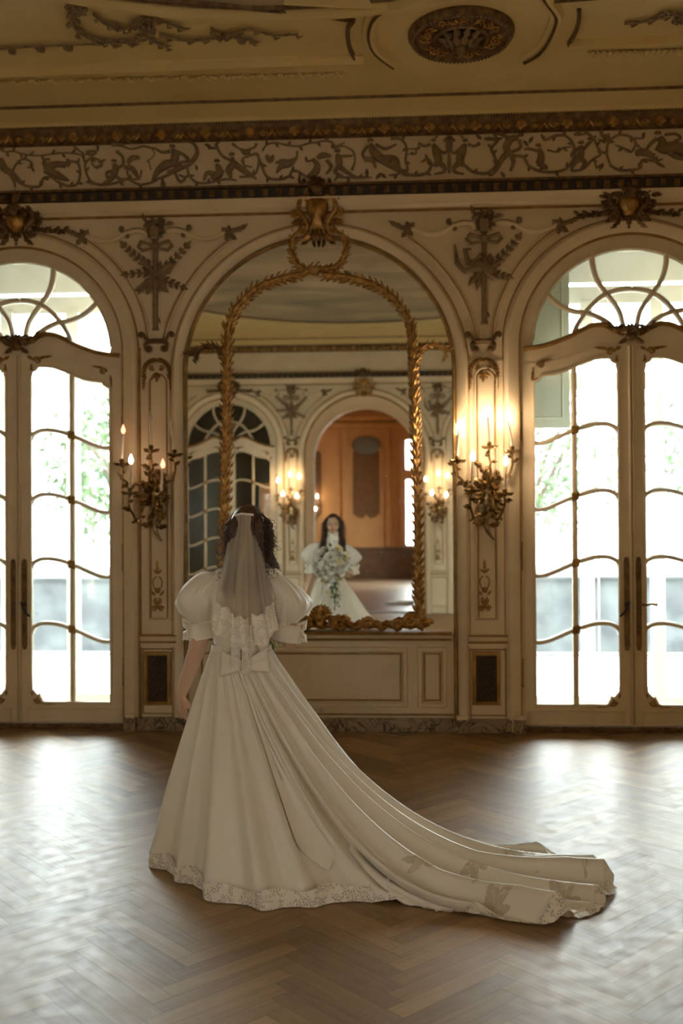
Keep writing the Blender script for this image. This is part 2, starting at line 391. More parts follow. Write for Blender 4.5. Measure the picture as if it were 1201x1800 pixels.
trims += [trim(pm, 'paint'), trim(pg, 'gold_line')]
struct(pb.build('baseboard_back', 'marble', smooth=False), 'veined marble plinths under the pilasters')
# small white jamb plinths
b = MB()
for x in (-2.12, -1.70, .44, .90, -.633-1.15+0): 
    b.wbox(x-.045, x+.045, 0, .10, 0, .085)
b2 = MB()
for x in (-2.12, .90, -1.69, .455): b2.wbox(x-.035, x+.035, .10, .13, 0, .07)
trim(b, 'marble', False); trim(b2, 'paint', False)

# dado under the mirror
x0, x1 = cx-1.10, cx+1.10
b = MB(); b.plate([[(x0, 0), (x1, 0), (x1, .74), (x0, .74)]], -.12, -.005)
dado = struct(b.build('wall_dado', 'paint', smooth=False), 'cream panelled dado below the mirror')
pm = MB(); pg = MB()
def rect(x0, x1, z0, z1): return [(x0, z0), (x1, z0), (x1, z1), (x0, z1)]
for rr in (rect(cx-.66, cx+.66, .20, .63), rect(cx+.775, cx+.965, .20, .63), rect(cx-.965, cx-.775, .20, .63)):
    pm.sweep(rr, [(-.02, -.006), (-.012, .012), (.012, .012), (.02, -.006)], closed=True)
    ins = .034; q = [(rr[0][0]+ins, rr[0][1]+ins), (rr[1][0]-ins, rr[1][1]+ins), (rr[2][0]-ins, rr[2][1]-ins), (rr[3][0]+ins, rr[3][1]-ins)]
    pg.sweep(q, [(-.008, -.006), (-.003, .01), (.003, .01), (.008, -.006)], closed=True)
pg.sweep([(x0+.05, .125), (x1-.05, .125)], bead(.014, .012))
dado_trims = [trim(pm, 'paint'), trim(pg, 'gold_line')]
b = MB(); b.wbox(x0+.06, x1-.06, 0, .085, -.01, .04); b.wbox(x0+.06, x1-.06, .085, .10, -.01, .028)
struct(b.build('baseboard_dado', 'marble', smooth=False), 'black veined marble skirting under the dado')
b = MB(); b.sweep([(x0+.08, .735), (x1-.08, .735)], [(-.05, -.01), (-.045, .03), (-.02, .035), (-.012, .07), (.012, .08), (.022, .095), (.035, .095), (.038, -.01)])
trim(b, 'paint', True, 'cream moulded ledge under the mirror')
b = MB(); b.sweep([(x0+.08, .758), (x1-.08, .758)], [(-.008, .07), (-.006, .103), (.006, .106), (.016, .098), (.016, 0)]); b.sweep([(x0+.08, .71), (x1-.08, .71)], [(-.012, .02), (-.008, .045), (.006, .048), (.01, .02)])
trim(b, 'gold_line')

# ---------------------------------------------------------------- entablature
EX0, EX1 = XL, XR
def run(b, z, prof): b.sweep([(EX0, z), (EX1, z)], prof)
b = MB(); run(b, 4.085, [(-.055, 0), (-.05, .02), (-.03, .024), (-.01, .05), (.02, .055), (.05, .085), (.055, .085), (.055, 0)]); trims.append(trim(b, 'paint', True, 'cream architrave moulding'))
b = MB(); run(b, 4.04, bead(.02, .03)); trims.append(trim(b, 'gold_line'))
b = MB(); b.wbox(EX0, EX1, 4.143, 4.228, 0, .065); trims.append(trim(b, 'groove', False, 'dark dentil band'))
dn = MB(); x = EX0+.04
while x < EX1-.05:
    for q in (0,): dn.wbox(x, x+.042, 4.15, 4.205, .06, .098)
    x += .1045
dn.wbox(EX0, EX1, 4.222, 4.24, 0, .10); trims.append(trim(dn, 'gold_dark', False, 'row of gilded dentils'))
b = MB(); b.plate([[(EX0, 4.235), (EX1, 4.235), (EX1, 4.66), (EX0, 4.66)]], 0, .02)
frz = trim(b, 'paint', False, 'cream frieze panel with bronze figures among scrolling vines'); trims.append(frz)
b = MB(); run(b, 4.665, [(-.055, 0), (-.055, .03), (-.035, .055), (-.01, .075), (.02, .10), (.05, .115), (.06, .115), (.06, 0)])
gm = trim(b, 'gold_dark', True, 'gilded cornice moulding with shells'); trims.append(gm)
b = MB(); run(b, 4.75, [(-.028, 0), (-.028, .125), (-.01, .135), (0, .16), (.02, .22), (.035, .30), (.046, .335), (.051, .335), (.051, 0)]); trims.append(trim(b, 'plaster', True, 'ochre cove'))
b = MB(); b.sweep([(EX0, -.335), (EX1, -.335)], [(-.012, 0), (-.008, .016), (.008, .016), (.012, 0)], mp=lambda x, z, d: Vector((x, z, HC-d))); trims.append(trim(b, 'gold_dark'))
# egg and shell ornaments on the gilded moulding
b = MB(); x = EX0+.12; k = 0
while x < EX1-.1:
    for j in range(7):
        a = R(18+24*j); b.tube([V(x, 4.625, .075), V(x+math.cos(a)*.042, 4.632+math.sin(a)*.05, .098+.01*math.sin(a))], [.004, .011], 5)
    b.ell(V(x, 4.628, .078), (.018, .014, .014), 8, 6)
    for sg in (-1, 1):
        b.scroll((x+sg*.075, 4.640, .082), R(90), .022, 1.2, .009, -sg); b.leaf((x+sg*.10, 4.63, .07), R(90-sg*50), .07, .03, .016); b.leaf((x+sg*.168, 4.672, .09), R(-90+sg*35), .075, .03, .014)
    x += .348
o = part(b, 'shell_ornament', 'gold', gm)
b = MB(); x = EX0
while x < EX1: b.ell(V(x, 4.722, .122), .0085, 6, 4); x += .022
part(b, 'bead_row', 'gold_dark', gm)
# ---------------------------------------------------------------- French doors and fanlights.  a = distance from the meeting stile, z = height
SX = BAYS[2]
def A(pts): return [(SX-W(px, py)[0], W(px, py)[1]) for px, py in pts]
LEAF_TOP = [(q.x, q.y) for q in cr(A([(1112, 603), (1090, 603.5), (1063, 607), (1035, 614), (1008, 622), (985, 630), (961, 635), (915.5, 639)]), 4)]
RAIL = [(q.x, q.y) for q in cr(A([(1112, 584), (1085, 583), (1072, 575), (1056, 570.5), (1035, 574), (1002, 591), (980, 600), (961, 606.5), (940, 611), (921, 613.5)]), 4)]
GTOP = A([(1090, 655), (1090, 641)])+[(q.x, q.y) for q in cr(A([(1085, 636.5), (1078, 634), (1074, 628.5), (1066, 627.5), (1046, 629.5), (1030, 635), (1013, 642), (996, 650), (980, 655), (965, 657.5), (952, 659.5)]), 3)]+A([(949, 665), (943, 668.5), (936.5, 670)])
GB = .20
GIN, GOUT = .095, .745
def leaf_loops():
    outer = [(.0005, .045)]+[(max(.0005, a), z) for a, z in LEAF_TOP[:-1]]+[(.845, LEAF_TOP[-1][1]), (.845, .045)]
    gl = [(max(GIN, min(GOUT, a)), z) for a, z in GTOP]
    # bottom: quarter bite at the seam side corner
    bite = [(GIN, GB+.10)]+[(GIN+.012+.055*math.sin(PI/2*i/5), GB+.095-.04*i/5-.02*math.sin(PI*i/5)) for i in range(6)]+[(GIN+.075, GB+.03), (GIN+.095, GB+.005), (GIN+.115, GB)]
    hole = gl+[(GOUT, GB)]+bite[::-1]
    return outer, hole
OUT, HOLE = leaf_loops()
def MUNT(k):            # horizontal wavy glazing bar number k (0 = top)
    dz = -.5125*k
    base = A([(1090, 762), (1086, 752.5), (1075, 746), (1063, 744), (1046, 745), (1029.5, 749), (1012, 755), (1000, 760), (980, 769), (961.7, 776.5), (948, 779), (940, 777), (937, 766)])
    return [(q.x, q.y+dz) for q in cr(base, 4)]
VX = SX-W(1011, 760)[0]
def make_leaf(num, sx, sgn, label):
    mp = lambda a, z, d: V(sx+sgn*a, z, d-.035)
    root = bpy.data.objects.new('door_%d' % num, None); COL.objects.link(root); struct(root, label); root.location = (sx+sgn*.85, .035, 0)
    b = MB(); b.plate([OUT, HOLE], -.025, .02, mp); part(b, 'leaf_frame', 'paint_pale', root, smooth=False)
    b = MB(); b.sweep(HOLE, [(-.014, .018), (-.010, .034), (.004, .034), (.012, .012)], closed=True, mp=mp)
    b.sweep([(.012, .06), (.012, LEAF_TOP[0][1]-.02)], bead(.02, .03), mp=lambda x, z, d: mp(x, z, d+.015))
    b.sweep(rect(.07, .80, .055, .155), [(-.006, .018), (0, .03), (.006, .018)], closed=True, mp=mp); part(b, 'frame_moulding', 'paint_pale', root)
    zt = max(z for a, z in HOLE if abs(a-VX) < .05)
    b = MB(); b.sweep([(VX, GB), (VX, zt)], [(-.020, -.02), (-.020, .012), (-.009, .026), (.009, .026), (.020, .012), (.020, -.02)], mp=mp); part(b, 'glazing_bar', 'paint_pale', root)
    for k in range(5 if False else 4):
        b = MB(); b.sweep(MUNT(k), [(-.017, -.02), (-.017, .010), (-.008, .024), (.008, .024), (.017, .010), (.017, -.02)], mp=mp); part(b, 'wavy_glazing_bar', 'paint_pale', root)
        zz = min(MUNT(k), key=lambda q: abs(q[0]-VX))[1]
        b = MB()
        for dx, dz_ in ((-.016, .018), (.016, -.018), (0, 0), (.014, .012), (-.014, -.012)): b.ell(mp(VX+dx, zz+dz_, .03), (.017, .012, .020), 8, 6)
        part(b, 'knot', 'gold_line', root)
    b = MB(); b.plate([[(GIN-.01, GB-.01), (GOUT+.01, GB-.01)]+[(a, z+.01) for a, z in HOLE[::-1] if z > 2.5]], -.006, -.001, mp)
    part(b, 'glass_pane', 'glass', root, smooth=False)
    # gilded corner scrolls
    for (a, z, dirs) in ((GIN+.01, 2.90, 1), (GOUT-.03, 2.80, 2), (GIN+.03, GB+.03, 3)):
        b = MB(); p = lambda u, w_: (sx+sgn*(a+u), z+w_, -.012)
        fl = lambda g: g if sgn > 0 else PI-g
        if dirs == 1:
            b.scroll(p(.02, .015), fl(R(100)), .030, 1.4, .010, -sgn); b.leaf(p(.0, -.01), fl(R(-88)), .12, .026, .012); b.leaf(p(.05, .035), fl(R(8)), .13, .026, .012); b.leaf(p(.01, .03), fl(R(150)), .05, .03, .012)
        elif dirs == 2:
            b.scroll(p(.0, .02), fl(R(80)), .028, 1.4, .009, sgn); b.leaf(p(-.02, .05), fl(R(170)), .10, .024, .012); b.leaf(p(.03, -.01), fl(R(-85)), .10, .022, .012)
        else:
            b.scroll(p(.0, .0), fl(R(-100)), .032, 1.4, .010, sgn); b.leaf(p(-.02, .03), fl(R(92)), .12, .024, .012); b.leaf(p(.05, -.03), fl(R(-4)), .12, .024, .012)
        part(b, 'corner_scroll', 'gold_line', root)
    # lock plate and lever
    b = MB(); b.plate([[(.026, .66)]+[(.046+.02*math.cos(t), .64+.02*math.sin(t)) for t in (PI*1.25, PI*1.5, PI*1.75)]+[(.066, .66), (.066, 1.30)]+[(.046+.02*math.cos(t), 1.32+.02*math.sin(t)) for t in (PI*.25, PI*.5, PI*.75)]+[(.026, 1.30)]], .018, .028, mp)
    q = part(b, 'lock_plate', 'gold_dark', root, smooth=False)
    if label.endswith('lever handle'):
        b = MB(); y = .98
        b.tube([mp(.046, y, .02), mp(.046, y, .07)], [.014, .010], 10)
        if num == 4: pts = [(.046, y, .07), (.09, y-.005, .078), (.13, y+.002, .075), (.17, y-.004, .07)]
        else: pts = [(.046, y, .07), (.040, y+.02, .075), (.06, y-.03, .085), (.09, y-.075, .08), (.115, y-.09, .078)]
        b.tube(cr([tuple(mp(*q_)) for q_ in pts], 4), [.010]*3+[.009]*(4*len(pts)-4-3)+[.012], 8); part(b, 'lever_handle', 'brass' if num == 4 else 'dark', root)
    for z in (2.35, 1.35, .45):
        b = MB(); b.tube([mp(.846, z-.09, .03), mp(.846, z+.09, .03)], .010, 8)
        for s_ in (-1, 1): b.ell(mp(.846, z+s_*.1, .03), .013, 8, 6)
        part(b, 'hinge', 'gold_dark', root)
    return root
door_l = make_leaf(1, BAYS[0], -1, 'left leaf of the left French door')
doors = [door_l, make_leaf(2, BAYS[0], 1, 'right leaf of the left French door with a curved lever handle'),
         make_leaf(3, BAYS[2], -1, 'left leaf of the right French door with a curved lever handle'),
         make_leaf(4, BAYS[2], 1, 'right leaf of the right French door with a straight lever handle')]

def fan_lines():
    L = []
    c1 = A([(1098, 576), (1094, 556), (1088, 541), (1074, 522), (1062, 507), (1050, 487), (1044, 465), (1043, 443)])
    c2 = A([(1082, 578), (1072, 567), (1056, 557), (1035, 549), (1012, 546), (995, 540), (978, 530), (961, 514)])
    c3 = A([(1011, 583), (1019, 566), (1035, 543), (1055, 523), (1075, 512), (1095, 507), (1112, 506)])
    return [[(q.x, q.y) for q in cr(c, 4)] for c in (c1, c2, c3)]
FAN = fan_lines()
def make_fan(num, sx, label):
    root = bpy.data.objects.new('window_%d' % num, None); COL.objects.link(root); struct(root, label); root.location = (sx, .03, DC)
    mp = lambda a, z, d: V(sx+a, z, d-.035)
    rail = [(-a, z) for a, z in RAIL[::-1]]+[(a, z) for a, z in RAIL[1:]]
    ltop = [(-a, z-.004) for a, z in LEAF_TOP[::-1]]+[(a, z-.004) for a, z in LEAF_TOP[1:]]
    inner = arc(0, DC, .75, R(4), R(176), 44)
    o = [(.853, LEAF_TOP[-1][1]-.004)]+arc(0, DC, .853, R(3), R(177), 48)+[(-.853, LEAF_TOP[-1][1]-.004)]+ltop[1:-1]
    hole = inner+[(a, z) for a, z in rail if abs(a) < .742]
    b = MB(); b.plate([o, hole], -.03, .015, mp); part(b, 'fanlight_frame', 'paint_pale', root, smooth=False)
    b = MB(); b.sweep(inner, [(-.012, .012), (-.008, .03), (.006, .03), (.014, .0)], mp=mp); part(b, 'frame_moulding', 'paint_pale', root)
    b = MB(); b.sweep(rail, [(-.016, .01), (-.014, .05), (0, .066), (.012, .062), (.02, .035), (.022, .0)], mp=mp); part(b, 'gilded_rail', 'gold_line', root)
    pr = [(-.019, -.02), (-.019, .010), (-.009, .026), (.009, .026), (.019, .010), (.019, -.02)]
    for s_ in (-1, 1):
        for c in FAN[:2]: b = MB(); b.sweep([(s_*a, z) for a, z in c], pr, mp=mp); part(b, 'curved_glazing_bar', 'paint_pale', root)
    c = FAN[2]; b = MB(); b.sweep([(-a, z) for a, z in c]+[(a, z) for a, z in c[::-1][1:]], pr, mp=mp); part(b, 'curved_glazing_bar', 'paint_pale', root)
    b = MB(); b.plate([arc(0, DC, .76, R(2), R(178), 40)+[(a, z-.004) for a, z in rail if abs(a) < .76]], -.006, -.001, mp); part(b, 'glass_pane', 'glass', root, smooth=False)
    # shell with side leaves at the centre of the rail
    zc = RAIL[0][1]-.01
    b = MB()
    for j in range(9):
        a = R(10+20*j); b.tube([mp(0, zc-.01, .05), mp(math.cos(a)*.045, zc+math.sin(a)*.04, .085), mp(math.cos(a)*.085, zc+math.sin(a)*.07, .06)], [.008, .018, .010], 6)
    b.ell(mp(0, zc-.03, .06), (.05, .03, .03), 10, 8)
    for s_ in (-1, 1):
        f = (lambda g: g) if s_ > 0 else (lambda g: PI-g)
        b.scroll((sx+s_*.06, zc-.01, .02), f(R(-20)), .04, 1.5, .014, s_); b.leaf((sx+s_*.07, zc+.02, .02), f(R(25)), .13, .05, .03, bend=-s_*.6)
        b.leaf((sx+s_*.03, zc-.04, .02), f(R(-30)), .08, .04, .02); b.leaf((sx+s_*.15, zc+.06, .015), f(R(55)), .05, .035, .02)
    part(b, 'shell_ornament', 'gold_dark', root)
    return root
fans = [make_fan(1, BAYS[0], 'round-headed fanlight over the left French door'), make_fan(2, BAYS[2], 'round-headed fanlight over the right French door')]
for bx in (BAYS[0], BAYS[2]):                       # door sills
    b = MB(); b.wbox(bx-.87, bx+.87, 0, .04, -.22, .01); trim(b, 'gold_dark', False, 'dark threshold')

# ---------------------------------------------------------------- outside: second white frames, terrace, parapet, trees
for k, bx in enumerate((BAYS[0], BAYS[2])):
    b = MB(); y = .45
    for x in (-.90, .90): b.box((bx+x, y/2+.12, 1.9), (.06, y-.2, 3.8))            # reveals
    b.box((bx, y/2+.12, 3.82), (1.86, y-.2, .06))
    struct(b.build('window_reveal' if False else 'trim_%d' % (60+k), 'white', smooth=False), 'white painted reveal outside the French door')
    b = MB()
    for x in (-.80, -.26, .30, .80): b.box((bx+x, y, 1.7), (.10, .07, 3.4))
    for z in (3.45, 2.75, .10): b.box((bx, y, z), (1.56, .05, .14 if z > .5 else .2))
    b.box((bx, y, 3.68), (1.8, .06, .26))
    for x in (-.24, .28): b.tube([(bx+x+.06, y-.05, .2), (bx+x+.06, y-.05, 2.7)], .008, 6)
    struct(b.build('trim_%d' % (62+k), 'white', smooth=False), 'white outer door frame')
    b = MB(); x0, x1 = bx-.85, bx-.15
    for (xa, xb, za, zb, yy) in ((x0, bx-.42, 2.36, 3.85, .30),):
        b.box(((xa+xb)/2, yy, (za+zb)/2), (xb-xa, .05, zb-za)); 
        for q in rect(xa+.06, xb-.06, za+.08, zb-.1): pass
        b.sweep(rect(xa+.07, xb-.06, za+.08, zb-.1), [(-.01, 0), (0, .012), (.01, 0)], closed=True, mp=lambda x, z, d, yy=yy: Vector((x, yy-.025-d, z)))
    tag(b.build('shutter_panel', 'shade', smooth=False), 'panelled shutter coloured grey-green as in shade hanging behind the %s fanlight' % ('left' if k == 0 else 'right'), 'shutter')
b = MB(); b.box((-.5, 9, -.1), (44, 17.6, .1)); struct(b.build('ground', 'paving', smooth=False), 'pale terrace paving')
b = MB(); b.box((-.5, 4.75, .45), (30, .3, .9)); b.box((-.5, 4.75, .97), (30, .42, .14))
o = b.build('parapet', 'stone', smooth=False); tag(o, 'grey rough stone parapet on the terrace outside', 'parapet')
b = MB(); b.box((-.5, 4.75, .99), (30.1, .46, .12)); part(b, 'coping', 'coping', o, smooth=False)
def foliage(rad, n, rnd):
    vs = []; fs = []
    for i in range(n):
        v = Vector((rnd.gauss(0, 1), rnd.gauss(0, 1), rnd.gauss(0, 1))).normalized()*rnd.uniform(.5, 1)
        c = Vector((v.x*rad, v.y*rad*.7, v.z*rad*.9)); a = Vector((rnd.gauss(0, 1), rnd.gauss(0, 1), rnd.gauss(0, 1))).normalized(); q = a.orthogonal().normalized(); s_ = rnd.uniform(.07, .13)
        k = len(vs); vs += [c-a*s_, c+q*s_*.45, c+a*s_, c-q*s_*.45]; fs.append((k, k+1, k+2, k+3))
    return vs, fs
rnd = random.Random(5)
for i, (x, y, z, r, lab) in enumerate(((-7.9, 8.6, 2.5, 1.45, 'leafy tree far left beyond the parapet'), (-4.6, 8.9, 2.6, 1.6, 'rounded tree behind the left French door'), (-1.2, 9.6, 2.4, 1.5, 'leafy tree behind the mirror wall'),
                               (2.1, 9.0, 2.6, 1.65, 'tall leafy tree seen through the left panes of the right door'), (5.6, 9.2, 2.9, 1.7, 'broad leafy tree right of the right door'))):
    t = thing('tree', lab+', pale in the daylight', 'tree', (x, y, -.05), 'trees beyond the terrace')
    vs, fs = foliage(r, 1500, rnd); b = MB(); b.add([Vector(v)+Vector((x, y, z)) for v in vs], fs); part(b, 'crown', 'leafgreen', t, smooth=False)
    b = MB(); b.tube([(x, y, -.05), (x+.05, y, z*.5), (x-.05, y, z)], [.14, .10, .06]); 
    for k in range(5):
        a = k*1.3; b.tube([(x, y, z*.6), (x+math.cos(a)*r*.35, y+math.sin(a)*r*.3, z+.1), (x+math.cos(a)*r*.7, y+math.sin(a)*r*.5, z+r*.4)], [.06, .04, .015], 6)
    part(b, 'trunk', 'bark', t)
# ---------------------------------------------------------------- mirror glass in the middle arch
b = MB(); b.plate([[(cx-1.09, .75)]+[(x, z) for x, z in arc(cx, MC, 1.09, PI, 0, 48)][0:]+[(cx+1.09, .75)]], -.05, -.004)
mirror = b.build('wall_mirror', 'mirror', smooth=False)
tag(mirror, 'tall arched antique mirror glass filling the middle bay of the wall', 'mirror')

b = MB(); b.wbox(cx-1.3, cx+1.3, .5, 4.1, -.28, -.23); struct(b.build('wall_leak_backing', 'dark', smooth=False))  # plate added behind the mirror to block daylight leaking past its edge
# ---------------------------------------------------------------- the opposite wall repeats this one (seen in the mirror)
def dupo(o, name=None):
    c = copy_tree(o); c.scale.y *= -1; c.location.y = YB-o.location.y
    if name: c.name = name
    return c
w2 = dupo(wall, 'wall_front')
for t in trims:
    if t not in dado_trims: dupo(t)
far_doors = []
for i, d in enumerate(doors): c = dupo(d, 'door_%d' % (11+i)); c['label'] = 'leaf of a glazed door on the opposite wall, seen in the mirror'
for i, d in enumerate(fans): c = dupo(d, 'window_%d' % (11+i)); c['label'] = 'fanlight on the opposite wall, seen in the mirror'
# deep panelled reveal of the open middle arch
def fp(x, z, d): return Vector((x, YB-d, z))
b = MB()
o_ = archloop(cx, 1.09, MC); i_ = archloop(cx, .985, MC-.10)
vs = []
b.plate([o_+archloop(cx, .93, MC-.06)[::-1]], .60, .68, fp)
n = len(o_)
inn = archloop(cx, .93, MC-.06)
b.add([fp(x, z, .0) for x, z in o_]+[fp(x, z, .66) for x, z in inn], [(k, k+1, n+k+1, n+k) for k in range(n-1)])
struct(b.build('trim_70', 'paint'), 'panelled reveal of the open arch opposite')
# far room beyond the arch
FY = -19.9
b = MB()
b.box((-1.5, (FY+YB-.7)/2, -.06+.012), (9, 10.2, .1)); 
for k in ('floor_far',): struct(b.build(k, mat('far_floor', (.30, .22, .14), .4), smooth=False))
b = MB(); b.plate([[(-6, 0), (3, 0), (3, 4.85), (-6, 4.85)], [(.16, .95), (.80, .95), (.80, 2.75), (.16, 2.75)], [(.16, 3.05), (.80, 3.05), (.80, 3.85), (.16, 3.85)]], -.1, 0, lambda x, z, d: Vector((x, FY+d, z))); b.box((-5.9, (FY+YB-.9)/2, 2.4), (.2, 10, 4.9)); struct(b.build('wall_far', 'orange', smooth=False), 'warm tan wall of the room beyond the arch')
b = MB(); b.plate([[(FY, 0), (YB-.45, 0), (YB-.45, 4.85), (FY, 4.85)], [(-17.6, .9), (-16.3, .9), (-16.3, 3.1), (-17.6, 3.1)]], 0, .2, lambda x, z, d: Vector((.98+d, x, z))); struct(b.build('wall_far_side', 'orange', smooth=False))
b = MB(); b.box((-1.5, (FY+YB-.45)/2, 4.9), (9, 10.4, .1)); struct(b.build('ceiling_far', 'orange', smooth=False))
b = MB(); b.box((-6.6, YB-2, 2.4), (.1, 4, 5)); b.box((3.0, YB-2, 2.4), (.1, 4, 5)); 
b = MB(); b.box((-1.5, FY+.06, .42), (9, .12, .84)); b.box((-1.5, FY+.09, .86), (9, .18, .05)); struct(b.build('trim_71', 'wood', smooth=False), 'dark wood wainscot')
b = MB(); b.box((-1.5, FY+.1, 4.25), (9, .2, .10)); b.box((-1.5, FY+.14, 4.45), (9, .28, .12))
for x in (-2.5, -1.55, -.35, .02): b.box((x, FY+.05, 2.55), (.10, .10, 3.3))
struct(b.build('trim_72', 'orange', smooth=False))
def farx(px, dist): return math.tan(math.atan((px-704)/1750))*dist
for (xa, xb, za, zb, lab) in ((-1.32, -.58, 1.72, 3.72, 'brown silk wall panel with rounded head seen in the mirror'), (-2.65, -2.2, 1.72, 3.6, 'narrow brown silk wall panel seen at the left of the arch reflection')):
    hw = (xb-xa)/2; c_ = (xa+xb)/2
    loop = [(xa, za+.1), (xa+.12, za), (c_-.1, za-.03), (c_, za+.07), (c_+.1, za-.03), (xb-.12, za), (xb, za+.1)]+arc(c_, zb-hw*.6, hw, 0, PI, 16, hw*.6)
    b = MB(); b.plate([loop], 0, .02, lambda x, z, d: Vector((x, FY+.0+d, z))); t = b.build('wall_panel', 'tapestry', smooth=False); tag(t, lab, 'wall panel')
b = MB(); b.ell((-.95, FY+.12, 3.72), (.40, .03, .26), 28, 10); tag(b.build('oval_plaque', 'greywood'), 'dark grey oval plaque above the brown silk panel in the mirror reflection', 'plaque')
b = MB(); b.wbox(-.25, .33, .015, .045, 12.0, 12.5) if False else b.box((-.02, -11.75, .03), (.50, .55, .03), .2); b.box((.10, -11.62, .055), (.22, .3, .02), .6)
tag(b.build('paper_sheet', 'white', smooth=False), 'white folded sheet lying on the far floor, seen low in the mirror', 'paper')
# room behind the glazed doors opposite
for nm, x0_, x1_ in (('a', XL, -1.95), ):
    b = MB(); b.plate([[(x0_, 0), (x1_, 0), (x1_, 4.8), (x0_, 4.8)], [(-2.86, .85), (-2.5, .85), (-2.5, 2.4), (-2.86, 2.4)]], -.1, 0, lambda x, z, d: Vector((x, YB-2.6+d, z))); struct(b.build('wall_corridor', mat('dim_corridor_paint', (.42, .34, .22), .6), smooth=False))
    b = MB(); b.box(((x0_+x1_)/2, YB-1.4, .6), (2.0, .7, .05)); 
    for s1 in (-.9, .9):
        for s2 in (-.3, .3): b.box(((x0_+x1_)/2+s1, YB-1.4+s2, .3), (.05, .05, .6))
    tag(b.build('side_table', 'wood', smooth=False), 'low dark wooden table behind the glazed door seen in the mirror', 'table')
b = MB(); b.box((-3.2, YB-1.4, 4.85), (8, 3, .1)); b.box((XL-.05, YB-1.4, 2.4), (.1, 3, 4.8)); b.box((2.7, YB-1.4, 2.4), (3.4, .1, 4.8)); b.box((-1.9, YB-1.5, 2.4), (.1, 2.3, 4.8)); struct(b.build('wall_corridor_side', 'orange', smooth=False))
# far room: unseen ceiling globes added for its warm light
for (x, y) in ((-2.6, -13.2), (-2.6, -17.2)):
    t = thing('added_globe_lamp', 'added warm glass globe hanging from the far room ceiling at y %s' % ('front' if y > -15 else 'back'), 'lamp', (x, y, 4.85), 'added globe lamps in the far room')
    t['label'] = 'added globe lamp hanging unseen in the room beyond the arch, '+('nearer the arch' if y > -15 else 'nearer the back wall')
    b = MB(); b.tube([(x, y, 4.85), (x, y, 4.2)], .01, 6); part(b, 'rod', 'gold_dark', t)
    b = MB(); b.ell((x, y, 4.05), .14, 16, 12); part(b, 'globe', em('globe_glow', (1, .62, .30), 38), t)
    
# ---------------------------------------------------------------- ceiling: mural, panels, medallion
b = MB(); CXM, CYM, SA, SB = BAYS[1], YB/2, 3.15, 3.28
ov = [(CXM+SA*math.cos(2*PI*i/96), CYM+SB*math.sin(2*PI*i/96)) for i in range(96)]
cm = lambda x, z, d: Vector((x, z, HC-d))
b.plate([ov], 0, .006, cm); struct(b.build('ceiling_mural', 'mural', smooth=False), 'oval painted sky on the ceiling')
b = MB(); b.sweep(ov, [(-.07, 0), (-.05, .03), (-.02, .035), (.0, .06), (.03, .06), (.06, .0)], closed=True, mp=cm); b.sweep([(CXM+(SA+.33)*math.cos(2*PI*i/96), CYM+(SB+.33)*math.sin(2*PI*i/96)) for i in range(96)], [(-.02, 0), (0, .03), (.02, 0)], closed=True, mp=cm) if False else None
struct(b.build('trim_80', 'plaster'), 'oval ceiling moulding')
b = MB(); b.sweep([(CXM+(SA-.09)*math.cos(2*PI*i/96), CYM+(SB-.09)*math.sin(2*PI*i/96)) for i in range(96)], [(-.015, 0), (0, .03), (.015, 0)], closed=True, mp=cm); struct(b.build('trim_81', 'gold_dark'))
def cpath(pts, n=5): return [(q.x, q.y) for q in cr([ZC(x, y, HC-.02) for x, y in pts], n)]
fr = MB(); fg = MB(); fo = MB()
cprof = [(-.045, 0), (-.04, .02), (-.01, .028), (.01, .05), (.03, .045), (.045, .0)]
LP = cpath([(-60, 130), (150, 122), (400, 112), (640, 104)], 2)
LC = cpath([(692, 114), (672, 100), (655, 84), (648, 62), (652, 38), (663, 22), (682, 9)])
LT = cpath([(682, 9), (600, 7), (500, 2)], 2)
RC = cpath([(921, 105), (945, 92), (962, 72), (975, 45), (978, 25), (962, 2), (955, -10)])
RP = cpath([(1250, 70), (1150, 74), (1050, 78), (1000, 80)], 2)
for p in (LP, LC, LT, RC, RP): fr.sweep(p, cprof, mp=cm)
for p in (LC, RC): fg.sweep(p, [(-.012, .04), (0, .058), (.012, .04)], mp=cm)
LI = cpath([(632, 88), (620, 92), (610, 60), (612, 42), (618, 36)], 3)
for p in (cpath([(-60, 131), (150, 124), (400, 113), (610, 106)], 2), cpath([(625, 107), (614, 85), (612, 55), (622, 38)]), cpath([(622, 38), (540, 26), (430, 14), (290, 1), (200, -8)]), cpath([(1000, 80), (1012, 60), (1018, 40), (1018, 20)]), cpath([(1005, 81), (1100, 76), (1250, 69)], 2), cpath([(968, 3), (1060, -4), (1150, -12)], 2)):
    fg.sweep(p, [(-.014, 0), (-.006, .03), (.006, .03), (.014, 0)], mp=cm)
struct(fr.build('trim_82', 'plaster'), 'curved plaster frame mouldings on the ceiling'); struct(fg.build('trim_83', 'gold_dark'), 'brown outline of the ceiling panels')
# leaf-carved band beside the panel frame
x_ = -3.4
for (y_off, xa, xb) in ((0, -60, 600), (1, 1040, 1250)):
    for i in range(60):
        px = xa+(xb-xa)*i/59
        py = (135-(px+60)*.0245+8) if not y_off else 92-(px-1000)*.03
        X, Y = ZC(px, py, HC); a = i*2.1
        fo.tube([(X-.03, Y+.02*math.sin(a), HC-.004), (X, Y-.02*math.sin(a), HC-.022), (X+.035, Y+.01, HC-.004)], [.006, .014, .005], 5)
struct(fo.build('trim_84', 'plaster'), 'leaf-carved plaster band')
